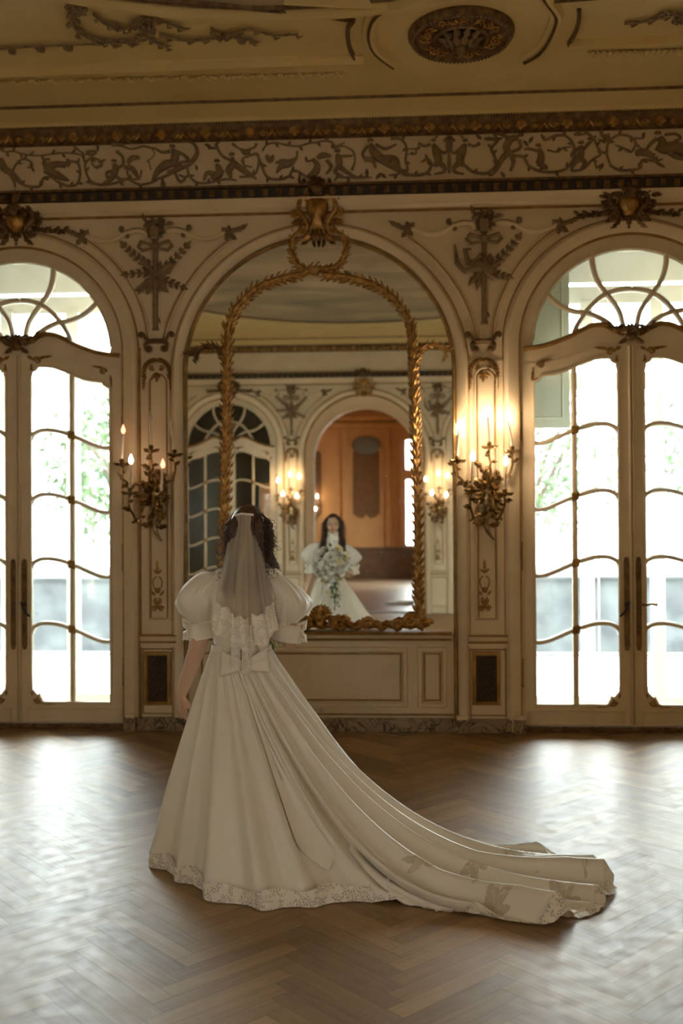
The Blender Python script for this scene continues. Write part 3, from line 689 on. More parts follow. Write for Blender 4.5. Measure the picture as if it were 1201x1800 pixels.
# medallion
mx_, my_ = .412, -1.255
t = thing('ceiling_medallion', 'round gilded ceiling medallion carved with rosettes and a dark central boss', 'ceiling medallion', (mx_, my_, HC))
b = MB(); b.lathe((mx_, my_, HC), [(.345, 0), (.345, -.02), (.33, -.045), (.30, -.05), (.285, -.03), (.19, -.028), (.18, -.05), (.165, -.055), (.15, -.03), (.0, -.01)], 64); part(b, 'plate', 'gold_dark', t)
b = MB()
for k in range(72):
    a = 2*PI*k/72; b.ell((mx_+.315*math.cos(a), my_+.315*math.sin(a), HC-.05), (.011, .008, .012), 6, 4, Matrix.Rotation(a, 3, 'Z'))
part(b, 'beading', 'relief', t)
for k in range(6):
    b = MB()
    a = 2*PI*k/6+.25; q = Vector((mx_+.235*math.cos(a), my_+.235*math.sin(a), HC-.03))
    for j in range(7): e = 2*PI*j/7; b.ell(q+Vector((.026*math.cos(e), .026*math.sin(e), -.008)), (.016, .010, .014), 6, 4, Matrix.Rotation(e, 3, 'Z'))
    b.ell(q+Vector((0, 0, -.018)), .012, 8, 6)
    for s_ in (-1, 1):
        pts = [(mx_+(.235+.028*math.sin(u*PI))*math.cos(a+s_*(.18+u*.22)), my_+(.235+.028*math.sin(u*PI))*math.sin(a+s_*(.18+u*.22)), HC-.038) for u in [i/6 for i in range(7)]]
        b.tube(pts, .007, 5); b.tube([(2*mx_*0+mx_+(p[0]-mx_)*.86, my_+(p[1]-my_)*.86, p[2]) for p in pts], .007, 5)
    part(b, 'rosette', 'gold', t)
b = MB()
for ring, (rr, n_, ln, dz) in enumerate(((.06, 10, .09, .05), (.03, 8, .07, .085), (.0, 6, .05, .11))):
    for k in range(n_):
        a = 2*PI*k/n_+ring*.3; c_, s_ = math.cos(a), math.sin(a)
        b.tube([(mx_+c_*rr, my_+s_*rr, HC-.02), (mx_+c_*(rr+ln*.5), my_+s_*(rr+ln*.5), HC-dz), (mx_+c_*(rr+ln), my_+s_*(rr+ln), HC-dz*.6)], [.018, .026, .006], 6)
b.ell((mx_, my_, HC-.11), (.035, .035, .05), 12, 8); part(b, 'central_boss', 'relief', t)
# gilded scroll branch on the ceiling panel, left and right
def czp(px, py): x, y = ZC(px, py, HC-.02); return Vector((x, y, HC-.02))
def csc(name, label, stems, leaves):
    b = MB()
    for pts, r_ in stems:
        q = cr([tuple(czp(*p)) for p in pts], 5); r_ *= .6; b.tube(q, [r_*(1-.5*i/len(q)) for i in range(len(q))], 6)
        for i in range(2, len(q)-1, 2):
            t_ = (q[i+1]-q[i]).normalized(); s_ = 1 if (i//2) % 2 else -1; nn = Vector((-t_.y, t_.x, 0))*s_
            b.tube([q[i], q[i]+(nn+t_*.6)*r_*2.0+Vector((0, 0, -.012)), q[i]+(nn*.9+t_*1.6)*r_*2.6], [r_*.7, r_*.9, .002], 5)
    for px, py, r_ in leaves:
        c_ = czp(px, py)
        for k in range(7): e = 2*PI*k/7; b.ell(c_+Vector((r_*.6*math.cos(e), r_*.6*math.sin(e), -.01)), (r_*.42, r_*.3, .018), 6, 4, Matrix.Rotation(e, 3, 'Z'))
    return tag(b.build(name, 'relief'), label, 'ceiling ornament')
csc('scroll_branch', 'bronzed leafy scroll branch on the ceiling left of the medallion', [
    ([(0, 86), (50, 82), (110, 80), (190, 76)], .016), ([(120, 0), (132, 20), (128, 40), (145, 60), (180, 72), (215, 74), (250, 70)], .03),
    ([(165, 25), (185, 42), (205, 47), (220, 52)], .02), ([(228, 55), (238, 38), (255, 32), (280, 36), (305, 45), (322, 50)], .02),
    ([(270, 60), (262, 48), (268, 40)], .02), ([(280, 62), (320, 70), (355, 70), (385, 66), (400, 60), (440, 52), (480, 62), (525, 60)], .02),
    ([(385, 66), (410, 66), (440, 70), (450, 74)], .018), ([(372, 50), (380, 58), (388, 64)], .02), ([(240, 64), (262, 68), (280, 78), (295, 82)], .02)],
    [(258, 50, .06), (136, 15, .07), (22, 88, .03), (72, 84, .03), (120, 82, .035), (425, 70, .03), (205, 45, .03)])
csc('scroll_branch', 'thin bronzed leafy branch at the ceiling right edge', [([(1098, 41), (1130, 38), (1165, 30), (1201, 22), (1240, 15)], .02), ([(1150, 34), (1172, 22), (1190, 26)], .018)], [(1195, 33, .05)])
# ---------------------------------------------------------------- frieze: bronze figures among vines, each a part of the frieze panel
def za(X, Y): return 400*0+X/2.86, 220+Y/2.86
ZM = {'a': lambda X, Y: (X/2.86, 220+Y/2.86), 'b': lambda X, Y: (400+X/2.86, 220+Y/2.86), 'c': lambda X, Y: (780+X/2.853, 200+Y/2.85)}
PXM = 1/226.0
def fz(zn, name, strokes, leaves=()):
    b = MB(); f = ZM[zn]
    for st in strokes:
        pts, r = st[0], st[1]; rr = r if isinstance(r, (list, tuple)) else [r]*len(pts)
        q = [(*W(*f(x, y), .03), w_/2.86*PXM) for (x, y), w_ in zip(pts, rr)]
        q = cr(q, 5) if len(q) > 2 else [Vector(v) for v in q]
        b.tube([V(v[0], v[1], .028) for v in q], [max(.002, v[2]) for v in q], 7, flat=.75)
    for X, Y, a, L in leaves:
        x, z = W(*f(X, Y), .03); L = L/2.86*PXM; b.leaf((x, z, .022), R(a), L, L*.5, .014, st=6)
    return part(b, name, 'relief', frz)
def head(x, y, r=13): return ([(x-.1, y-r*.4), (x, y), (x+.1, y+r*.4)], [r*.75, r, r*.7])
def vine(zn, pts, r=5, n=0):
    lv = []
    for i in range(1, len(pts)-1):
        a = math.degrees(math.atan2(-(pts[i+1][1]-pts[i-1][1]), pts[i+1][0]-pts[i-1][0])); lv.append((pts[i][0], pts[i][1], a+(55 if i % 2 else -55), 30))
    fz(zn, 'vine_scroll', [(pts, [r]*(len(pts)-1)+[r*.6])], lv)
vine('a', [(-40, 100), (0, 122), (30, 135), (60, 130), (100, 140), (150, 150), (205, 152), (260, 145), (310, 140), (360, 140), (410, 148), (450, 145)], 4)
fz('a', 'flower_urn', [([(372, 105), (400, 130), (420, 140)], 5), ([(435, 135), (460, 140), (485, 132)], [8, 16, 8]), ([(490, 130), (492, 115), (490, 98)], [5, 6, 10]), ([(460, 150), (462, 190), (485, 215), (508, 200), (495, 180)], 5)])
fz('a', 'reclining_figure', [([(0, 170), (20, 215), (60, 240), (100, 280)], [18, 20, 14, 8]), ([(0, 205), (40, 230), (70, 280), (75, 310)], [14, 12, 8, 5])])
vine('a', [(100, 285), (60, 250), (85, 190), (120, 170), (155, 185), (160, 210), (135, 212)], 5)
vine('a', [(60, 250), (100, 290), (150, 308), (200, 305), (220, 265), (260, 262), (300, 290), (350, 305), (390, 290), (402, 240), (390, 190), (350, 180)], 7)
fz('a', 'winged_griffin', [([(215, 185), (240, 205), (290, 195), (330, 200)], [8, 20, 16, 16]), ([(225, 225), (270, 240), (310, 262), (345, 278)], [18, 20, 16, 5]), ([(330, 200), (345, 185), (335, 170)], [16, 12, 6]), ([(215, 180), (235, 170), (250, 172)], 6)])
vine('a', [(508, 300), (455, 280), (430, 230), (430, 190), (460, 165), (505, 180), (510, 205), (480, 212)], 6)
fz('a', 'winged_cherub', [head(572, 178, 15), ([(572, 195), (580, 220), (570, 250), (545, 280), (515, 295)], [10, 18, 16, 12, 6]), ([(585, 215), (615, 200), (615, 160), (585, 130)], [8, 8, 7, 9]), ([(560, 230), (535, 240), (540, 265)], 8), ([(580, 250), (600, 270), (625, 270)], 8)])
fz('a', 'winged_griffin', [([(640, 190), (665, 165), (700, 162)], [8, 14, 10]), ([(625, 210), (660, 215), (680, 240), (700, 275)], [10, 14, 12, 4]), ([(650, 195), (640, 240), (665, 270), (700, 265), (712, 225)], 5)])
vine('a', [(450, 290), (520, 300), (600, 285), (640, 270), (700, 298), (770, 285), (800, 265)], 6)
fz('a', 'reclining_figure', [head(866, 105, 16), ([(868, 120), (880, 150), (870, 185), (830, 200), (790, 235), (765, 280)], [10, 22, 20, 24, 16, 6]), ([(855, 130), (815, 135), (780, 118), (720, 105)], [9, 8, 6, 5]), ([(885, 130), (925, 150), (945, 175), (905, 185)], [9, 9, 8, 6]),
    ([(860, 190), (900, 200), (880, 225), (840, 235)], [18, 16, 14, 8]), ([(720, 105), (660, 120), (620, 105)], 5), ([(560, 95), (600, 95), (625, 108)], [12, 12, 6]), ([(765, 120), (775, 150), (735, 185)], 3), ([(745, 170), (758, 225)], 3)])
fz('a', 'reclining_figure', [([(915, 82), (960, 85), (988, 115), (985, 155), (950, 195), (890, 225), (820, 260), (780, 270)], [5, 7, 9, 12, 12, 10, 8, 6])], [(985, 200, -80, 30), (815, 270, -80, 60)])
vine('a', [(880, 240), (905, 285), (930, 265), (900, 250)], 7); vine('a', [(940, 200), (950, 250), (985, 285), (1040, 290), (1090, 278), (1150, 270), (1190, 278)], 6)
fz('a', 'seated_cherub', [head(1090, 178, 16), ([(1090, 195), (1100, 220), (1100, 250), (1060, 262)], [10, 18, 18, 12]), ([(1080, 245), (1040, 240), (1025, 278)], [13, 11, 6]), ([(1100, 215), (1125, 235)], 8)])
fz('a', 'seated_cherub', [head(1165, 145, 16), ([(1165, 162), (1170, 195), (1150, 225), (1160, 260)], [10, 18, 18, 8]), ([(1160, 175), (1125, 160), (1100, 130), (1085, 95)], [8, 7, 7, 8]), ([(1085, 115), (1045, 115)], 6), ([(1175, 190), (1230, 230), (1290, 270)], [16, 16, 5])], [(1085, 100, 60, 40), (1060, 105, 160, 40)])
vine('b', [(60, 260), (130, 250), (155, 200), (150, 145), (120, 150), (75, 170), (85, 200), (125, 210)], 6)
fz('b', 'flower_urn', [([(25, 92), (55, 115), (80, 130)], [9, 5, 5]), ([(65, 118), (90, 135), (115, 118)], [6, 16, 6]), ([(110, 120), (135, 110), (145, 92)], [5, 5, 9])])
vine('b', [(150, 145), (170, 200), (200, 260), (260, 272), (310, 255), (325, 230), (360, 235), (400, 262)], 7)
vine('b', [(175, 130), (195, 100), (240, 88), (300, 100), (360, 105), (410, 90), (450, 85), (490, 78), (530, 90), (540, 130)], 5)
fz('b', 'crane', [([(350, 130), (345, 165), (310, 190), (270, 205), (245, 240)], [6, 8, 20, 16, 5]), ([(240, 190), (280, 180), (330, 190)], [5, 12, 12]), ([(195, 150), (215, 175), (230, 150)], [8, 16, 6])])
fz('b', 'draped_figure', [([(430, 170), (450, 200), (440, 235), (400, 260)], [10, 16, 20, 8]), ([(430, 175), (400, 180), (395, 160)], 6), ([(450, 165), (480, 150), (520, 155)], [10, 16, 8]), ([(500, 175), (520, 210), (495, 245)], [10, 9, 6])])
fz('b', 'archer_cherub', [head(552, 128, 16), ([(552, 145), (560, 175), (560, 205)], [10, 18, 14]), ([(550, 155), (590, 155), (630, 152)], [8, 7, 5]), ([(560, 205), (540, 235), (580, 255)], [13, 9, 6]), ([(565, 210), (600, 235), (650, 262), (710, 255)], [13, 11, 8, 4]), ([(575, 100), (630, 130), (640, 180), (625, 225)], [3, 5, 4, 8])])
vine('b', [(540, 280), (550, 262), (600, 262), (660, 265), (725, 262)], 5); vine('b', [(580, 105), (540, 110), (590, 85)], 4)
fz('b', 'reclining_figure', [head(718, 75, 17), ([(718, 95), (735, 130), (770, 165), (810, 170)], [12, 22, 24, 20]), ([(745, 95), (795, 118), (850, 95)], [8, 8, 5]), ([(705, 105), (680, 140), (690, 170)], [9, 8, 6]), ([(800, 165), (845, 170), (860, 215), (895, 240)], [18, 16, 12, 6]), ([(780, 175), (820, 200), (870, 230), (910, 240)], [20, 16, 10, 5]), ([(690, 170), (730, 175), (745, 215)], [14, 12, 6])], [(700, 220, -90, 40), (770, 240, -40, 40), (770, 240, -130, 40)])
vine('b', [(820, 68), (870, 70), (900, 110), (895, 180), (905, 225), (850, 245), (810, 250)], 6); vine('b', [(905, 120), (945, 120), (945, 145), (905, 145)], 4)
vine('b', [(880, 245), (940, 250), (1000, 240), (1025, 200), (1005, 170), (975, 185)], 8)
for s_, cx_ in ((1, 0), (-1, 0)):
    m_ = lambda x: 1115+(x-1115)*s_
    fz('b', 'horned_satyr', [head(m_(1035), 75, 14), ([(m_(1045), 65), (m_(1062), 45)], [6, 3]), ([(m_(1035), 95), (m_(1050), 130), (m_(1060), 175), (m_(1040), 205)], [10, 22, 20, 10]), ([(m_(1020), 95), (m_(990), 105), (m_(960), 90)], [8, 7, 9]), ([(m_(1050), 110), (m_(1090), 140), (m_(1105), 125)], [8, 7, 5]), ([(m_(1060), 185), (m_(1090), 210), (m_(1085), 235), (m_(1040), 245)], [16, 12, 8, 5])])
fz('b', 'flower_urn', [([(1115, 55), (1115, 75)], [14, 26]), ([(1085, 75), (1145, 75)], [7, 7]), ([(1115, 85), (1115, 110), (1115, 130)], [18, 18, 6]), ([(1115, 130), (1115, 190), (1115, 240)], [6, 9, 6])])
vine('c', [(110, 260), (150, 290), (220, 295), (265, 250), (250, 200), (240, 170), (270, 130), (250, 100)], 8)
fz('c', 'striding_figure', [head(388, 105, 17), ([(375, 120), (340, 125), (315, 165), (330, 195)], [12, 18, 18, 14]), ([(380, 130), (385, 170), (340, 190)], [9, 8, 8]), ([(325, 190), (290, 230), (270, 275), (240, 310)], [16, 14, 9, 5]), ([(335, 190), (350, 240), (335, 285)], [14, 11, 6]), ([(320, 120), (290, 100), (260, 100)], [9, 10, 6]), ([(270, 130), (240, 125), (205, 125)], [8, 10, 8])], [(290, 290, -60, 40), (190, 125, 140, 40)])
vine('c', [(350, 210), (400, 215), (430, 260), (480, 285), (560, 290), (620, 270), (655, 220), (650, 150), (610, 110), (560, 110), (510, 130), (490, 100)], 7)
fz('c', 'seated_cherub', [head(475, 157, 16), ([(480, 175), (490, 210), (480, 250)], [10, 18, 18]), ([(470, 185), (430, 175), (405, 178)], [8, 7, 5]), ([(475, 245), (510, 265), (520, 275)], [14, 12, 6])], [(425, 160, 130, 40), (430, 145, 60, 40)])
vine('c', [(520, 180), (570, 190), (600, 170), (640, 165)], 5)
fz('c', 'climbing_cherub', [head(690, 143, 16), ([(690, 160), (690, 195), (680, 225)], [10, 18, 16]), ([(705, 175), (735, 140), (765, 110)], [9, 8, 5]), ([(685, 165), (650, 190), (640, 215)], [8, 7, 5]), ([(680, 225), (710, 240), (690, 275)], [13, 11, 6]), ([(675, 225), (650, 260), (640, 285)], [13, 9, 5])])
vine('c', [(640, 285), (700, 275), (745, 230), (790, 200), (770, 160), (750, 120), (700, 85), (660, 105), (720, 100)], 6)
vine('c', [(790, 80), (800, 110), (830, 120), (800, 140), (830, 100)], 9); vine('c', [(760, 235), (770, 270), (800, 250), (780, 285)], 5)
vine('c', [(840, 260), (820, 200), (830, 140), (880, 105), (940, 115), (965, 150), (940, 190), (900, 170), (860, 155)], 6)
vine('c', [(835, 255), (880, 280), (940, 280), (985, 270), (1000, 230), (1060, 235), (1100, 225)], 7); vine('c', [(960, 120), (1000, 120), (1010, 95)], 5)
fz('c', 'rider_on_beast', [head(1075, 95, 18), ([(1085, 115), (1100, 150), (1080, 190)], [12, 24, 24]), ([(1070, 125), (1040, 150), (1020, 185), (1060, 210)], [10, 9, 8, 10]), ([(970, 210), (985, 190), (1030, 200), (1060, 225)], [8, 20, 16, 8]), ([(1100, 180), (1150, 165), (1201, 180), (1260, 190)], [24, 30, 32, 24]), ([(1110, 105), (1160, 100), (1190, 120), (1160, 135)], 7), ([(1130, 190), (1170, 215), (1230, 230)], [14, 12, 8]), ([(1050, 220), (1080, 250), (1110, 265)], [10, 8, 5])])

# ---------------------------------------------------------------- cartouches above the arches
def blob_cluster(b, x, z, d, R_, n, rnd):
    for i in range(n):
        a = rnd.uniform(0, 2*PI); r = R_*math.sqrt(rnd.random()); xx, zz = x+r*math.cos(a), z+r*math.sin(a)*.8
        if rnd.random() < .5: b.flower((xx, zz, d), rnd.uniform(.018, .03), 5, .016, a)
        else: b.leaf((xx, zz, d), a, rnd.uniform(.05, .08), .03, .02, lift=.02)
def cartouche(x, z, big, label):
    t = thing('cartouche', label, 'wall ornament', (x, -.02, z), 'gilded cartouches above the arches'); rnd = random.Random(int(x*100)); s = 1
    m = lambda px, pz: (x+px*s, z+pz*s)
    b = MB()                                                # shield
    if big:
        o_ = [(0, .165), (.06, .16), (.085, .12), (.082, .06), (.05, .0), (.045, -.06), (.06, -.12), (0, -.13)]
    else:
        o_ = [(0, .075), (.05, .085), (.08, .05), (.075, .0), (.04, -.05), (0, -.07)]
    q = cr(o_, 4); q = [(v.x, v.y) for v in q]; full = q+[(-a, e) for a, e in q[::-1][1:-1]]
    k = len(full); vs = [V(*m(0, .04 if big else .01), .115)]
    for f_, d in ((.35, .11), (.7, .095), (1, .06), (1.02, .0)): vs += [V(*m(a*f_, (e-.03)*f_+.03), d) for a, e in full]
    fs = [(0, 1+i, 1+(i+1) % k) for i in range(k)]
    for j in range(3): fs += [(1+j*k+i, 1+(j+1)*k+i, 1+(j+1)*k+(i+1) % k, 1+j*k+(i+1) % k) for i in range(k)]
    b.add(vs, fs)
    part(b, 'shield', 'gold', t)
    g = MB()
    for s_ in (-1, 1):
        b = MB()
        f = (lambda a: a) if s_ > 0 else (lambda a: PI-a)
        H = 1 if big else .7
        # two stacked C scrolls each side
        P1 = [(s_*.10, .16*H), (s_*.135, .13*H), (s_*.14, .06*H), (s_*.10, .0), (s_*.075, -.05*H), (s_*.09, -.11*H)]
        b.tube([V(*m(v.x, v.y), .06) for v in cr(P1, 5)], [.012]+[.020]*12+[.018]*12+[.010], 7)
        b.scroll((x+s_*.09, z-.11*H, .06), f(R(-80)), .03, 1.3, .014, s_); b.scroll((x+s_*.10, z+.16*H, .065), f(R(120)), .025, 1.3, .013, s_)
        b.scroll((x+s_*.145, z+.02*H, .05), f(R(-60)), .035, 1.2, .012, s_)
        for a_, L in ((40, .09), (10, .10), (-25, .09), (70, .08), (-60, .09)): b.leaf((x+s_*.12, z+.02+a_*.0012, .03), f(R(a_)), L, .05, .03, bend=s_*.5)
        b.leaf((x+s_*.06, z-.10*H, .04), f(R(-65)), .12, .05, .03, bend=s_*.8)
        if not big:
            for q_ in range(6): b.flower((x+s_*(.20+.035*q_), z-.03-.006*q_+.008*(q_ % 2), .03), .022, 5, .018); b.leaf((x+s_*(.2+.035*q_), z-.03, .025), f(R(-30+60*(q_ % 2))), .05, .03, .014)
        blob_cluster(g, x+s_*.12, z+(.20 if big else .09), .05, .07 if big else .06, 16, rnd)
        part(b, 'scrollwork', 'gold_dark' if not big else 'gold', t)
    zz = z+(.20 if big else .10)
    for j in range(7):
        a = R(30+20*j); g.tube([V(x+.01*math.cos(a), zz-.03, .09), V(x+math.cos(a)*.04, zz+math.sin(a)*.03, .12), V(x+math.cos(a)*.07, zz+math.sin(a)*.055, .10)], [.006, .016, .009], 6)
    blob_cluster(g, x, zz+.07, .07, .06, 18, rnd)
    part(g, 'flower_crest', 'gold_dark', t)
    b = MB()
    if big:
        for k in (-1, 0, 1): b.tube([V(x+k*.03, z-.10, .08), V(x+k*.042, z-.155, .10), V(x+k*.03, z-.19, .075)], [.010, .016, .008], 6)
    else:
        b.leaf((x, z-.06, .05), R(-90), .08, .05, .03); b.leaf((x, z-.06, .05), R(-140), .06, .04, .03); b.leaf((x, z-.06, .05), R(-40), .06, .04, .03); b.ell(V(x, z-.145, .05), .012, 8, 6)
    part(b, 'pendant', 'gold_dark', t)
    return t
carts = [cartouche(cx, W(561, 386)[1], True, 'large gilded shield cartouche at the top of the mirror arch'),
         cartouche(BAYS[0]+.01, W(36, 400)[1], False, 'dark gilded cartouche with heart shield above the left French door'),
         cartouche(BAYS[2]-.02, W(1108, 369)[1], False, 'dark gilded cartouche with heart shield above the right French door')]

# ---------------------------------------------------------------- trophy ornaments between the arches
def sprig(b, x, z, ang, L, n, d=.02, bend=0, w=.066):
    a = ang; pts = [V(x, z, d)]
    for i in range(n):
        x += math.cos(a)*L/n; z += math.sin(a)*L/n; a += bend/n; pts.append(V(x, z, d+.008))
        for s_ in (-1, 1): b.leaf((x, z, d), a+s_*R(48), w*(1-.4*i/n), w*.5, .016, bend=-s_*.3, st=6)
    b.leaf((x, z, d), a, w*1.1, w*.5, .016, st=6)
    b.tube(pts, [.008*(1-.5*i/n) for i in range(n+1)], 6)
def trophy(x, label, kind):
    zt = 3.95; t = thing('trophy_ornament', label, 'wall ornament', (x, -.01, 3.6), 'bronzed trophy drops between the arches')
    b = MB()
    # top moulded rail with central cap
    for s_ in (-1, 1):
        f = (lambda a: a) if s_ > 0 else (lambda a: PI-a)
        P = [(s_*.065, 3.87), (s_*.09, 3.915), (s_*.16, 3.925), (s_*.235, 3.905), (s_*.275, 3.885), (s_*.33, 3.862), (s_*.42, 3.852), (s_*.51, 3.875), (s_*.56, 3.895)]
        q = cr(P, 4); b.sweep([(v.x+x, v.y) for v in q], [(-.02, 0), (-.014, .022), (0, .028), (.014, .022), (.02, 0)])
    part(b, 'curved_rail', 'paint', t)
    b = MB()
    for s_ in (-1, 1):
        f = (lambda a: a) if s_ > 0 else (lambda a: PI-a)
        q = cr([(s_*.09, 3.935), (s_*.16, 3.945), (s_*.235, 3.925)], 4); b.tube([V(x+v.x, v.y, .012) for v in q], .008, 6)
        b.scroll((x+s_*.245, 3.93, .015), f(R(-60)), .024, 1.3, .011, s_); b.scroll((x+s_*.245, 3.895, .015), f(R(120)), .02, 1.2, .010, s_)
        b.scroll((x+s_*.075, 3.90, .015), f(R(-90)), .03, 1.2, .012, -s_)
        for a_, L in ((20, .10), (75, .07), (-40, .09), (130, .07), (-100, .07)): b.leaf((x+s_*.575, 3.89, .01), f(R(a_)), L, .05, .024, bend=.3)
        b.flower((x+s_*.575, 3.895, .02), .03, 5, .02); b.leaf((x+s_*.62, 3.91, .01), f(R(12)), .13, .045, .02, bend=s_*.5)
    part(b, 'end_leaves', 'relief', t)
    b = MB(); rnd = random.Random(4)
    for s_ in (-1, 0, 1): blob_cluster(b, x+s_*.06, 3.965, .012, .045, 10, rnd)
    b.box(V(x, 3.91, .03), (.07, .05, .07)); b.box(V(x, 3.87, .022), (.055, .04, .04)); part(b, 'leafy_cap', 'relief', t)
    b = MB()                                                # ribbon bow
    for s_ in (-1, 1):
        b.tube([V(x, 3.79, .02), V(x+s_*.05, 3.815, .035), V(x+s_*.11, 3.835, .03), V(x+s_*.135, 3.80, .02), V(x+s_*.10, 3.765, .025), V(x+s_*.04, 3.775, .035), V(x, 3.79, .03)], [.008, .014, .017, .014, .015, .012, .008], 6)
    b.ell(V(x, 3.80, .03), (.035, .025, .035), 10, 8); part(b, 'ribbon_bow', 'relief', t)
    b = MB(); b.tube([V(x, 3.84, .015), V(x, 3.5, .02), V(x, 3.16, .018)], [.020, .022, .02], 8); b.tube([V(x, 3.165, .018), V(x, 3.14, .018)], [.02, .03], 8)
    b.leaf((x+.01, 3.24, .02), R(-60), .06, .03, .02); part(b, 'staff', 'relief', t)
    b = MB()
    if kind == 0:
        sprig(b, x+.0, 3.62, R(150), .30, 6, bend=-.3); sprig(b, x, 3.56, R(38), .33, 6, bend=.2); sprig(b, x, 3.60, R(185), .22, 4, w=.06); sprig(b, x+.02, 3.55, R(-22), .2, 4, w=.06)
        for a_, L in ((215, .20), (235, .16), (-60, .17), (-80, .13), (20, .17), (120, .10), (60, .13)): b.leaf((x, 3.56, .02), R(a_), L, .07, .03, bend=.4)
        b.tube([V(x-.16, 3.45, .025), V(x+.13, 3.66, .03)], [.014, .022], 8); b.tube([V(x-.10, 3.68, .025), V(x+.08, 3.52, .025)], [.024, .012], 8)
    else:
        b.ell(V(x-.02, 3.58, .03), (.11, .022, .055), 14, 8, Matrix.Rotation(R(20), 3, 'Y')); 
        b.tube([V(x-.03, 3.58, .04), V(x-.15, 3.55, .03), V(x-.21, 3.62, .025), V(x-.225, 3.76, .02)], [.02, .022, .02, .006], 7)
        b.tube([V(x-.12, 3.60, .04), V(x-.15, 3.72, .03), V(x-.10, 3.72, .03)], [.02, .018, .01], 7); b.tube([V(x-.1, 3.60, .05), V(x-.03, 3.68, .04), V(x+.02, 3.6, .05)], .012, 6)
        sprig(b, x+.02, 3.56, R(38), .33, 6, bend=.3); sprig(b, x, 3.56, R(-18), .18, 4, w=.06)
        for a_, L in ((215, .18), (240, .17), (-100, .15), (20, .16), (60, .14), (85, .12), (-45, .14)): b.leaf((x, 3.56, .02), R(a_), L, .065, .03, bend=.4)
    part(b, 'trophy_leaves', 'relief', t)
    return t
tro = [trophy(W(274, 500)[0], 'bronzed trophy with crossed torch and leafy sprigs on the pilaster left of the mirror', 0), trophy(W(851, 480)[0], 'bronzed trophy with horn and laurel sprig on the pilaster right of the mirror', 1)]
# consoles, shell drops and painted grotesques on the pilasters
cons = []
for i, (px) in enumerate((276, 849)):
    x = W(px, 600)[0]; side = ('left', 'right')[i]
    b = MB(); z = W(px, 600)[1]
    b.sweep([(x-.075, z), (x+.075, z)], [(-.02, 0), (-.016, .02), (.0, .03), (.02, .0)])
    for s_ in (-1, 1):
        f = (lambda a: a) if s_ > 0 else (lambda a: PI-a)
        b.tube([V(x+s_*.06, z, .02), V(x+s_*.085, z+.02, .03), V(x+s_*.10, z+.055, .025)], [.014, .014, .010], 7); b.scroll((x+s_*.10, z+.055, .02), f(R(70)), .022, 1.3, .011, -s_)
        b.tube([V(x+s_*.07, z, .02), V(x+s_*.085, z-.03, .035), V(x+s_*.08, z-.07, .03)], [.014, .018, .014], 7); b.scroll((x+s_*.08, z-.065, .02), f(R(-100)), .022, 1.3, .013, -s_)
    for k in range(6): b.ell(V(x-.05+.02*k, z+.008, .03), (.011, .01, .011), 6, 4)
    o = b.build('console_bracket', 'gold_dark'); cons.append(tag(o, 'small gilded scroll bracket where the arches meet on the pilaster %s of the mirror' % side, 'wall ornament', 'pilaster brackets'))
    b = MB(); z = W(px, 645)[1]; rnd = random.Random(8+i)
    for s_ in (-1, 1):
        f = (lambda a: a) if s_ > 0 else (lambda a: PI-a)
        for k in range(9):
            a = R(88-k*13); b.flower((x+s_*.088*math.cos(a)+s_*.012, z-.05+.10*math.sin(a)-(k > 6)*.01, .018), .020, 5, .014, k)
            b.leaf((x+s_*.095*math.cos(a), z-.05+.10*math.sin(a), .015), f(R(30-k*10)), .04, .024, .01, st=5)
        b.leaf((x+s_*.10, z-.09, .015), f(R(-85)), .10, .03, .012); b.scroll((x+s_*.02, z-.02, .016), f(R(-60)), .022, 1.2, .009, s_)
    for k in range(5): a = R(-90+(k-2)*30); b.leaf((x, z-.045, .016), a, .06, .025, .016, st=6)
    b.ell(V(x, z-.10, .02), (.012, .01, .02), 8, 6)
    o = b.build('shell_drop', 'gold_line'); cons.append(tag(o, 'gilded garland drop at the head of the pilaster panel %s of the mirror' % side, 'wall ornament', 'garland drops'))
    b = MB(); z0 = .93; g = lambda a: (x+a[0], z0+a[1], .013)
    b.leaf((x, z0+.30, .012), R(90), .10, .03, .006); b.leaf((x, z0+.29, .012), R(45), .05, .02, .006); b.leaf((x, z0+.29, .012), R(135), .05, .02, .006)
    for s_ in (-1, 1):
        f = (lambda a: a) if s_ > 0 else (lambda a: PI-a)
        q = cr([(s_*.0, .14), (s_*.03, .19), (s_*.035, .24), (s_*.01, .27)], 4); b.tube([V(*g((v.x, v.y))) for v in q], .005, 5)
        b.scroll(g((s_*.005, .14)), f(R(20)), .022, 1.3, .007, s_); b.scroll(g((s_*.01, .10)), f(R(-10)), .026, 1.3, .008, -s_)
        b.scroll(g((s_*.05, .02)), f(R(100)), .022, 1.3, .007, s_); b.leaf(g((s_*.02, .12)), f(R(50)), .05, .02, .006)
    for k in range(7): b.tube([V(x, z0+.02, .014), V(x+.036*math.cos(R(k*30)), z0+.02+.05*math.sin(R(k*30)), .014)], [.003, .006], 5)
    o = b.build('painted_grotesque', 'gold_line'); cons.append(tag(o, 'gilt urn and scroll ornament at the foot of the pilaster panel %s of the mirror' % side, 'wall ornament', 'pilaster foot ornaments'))
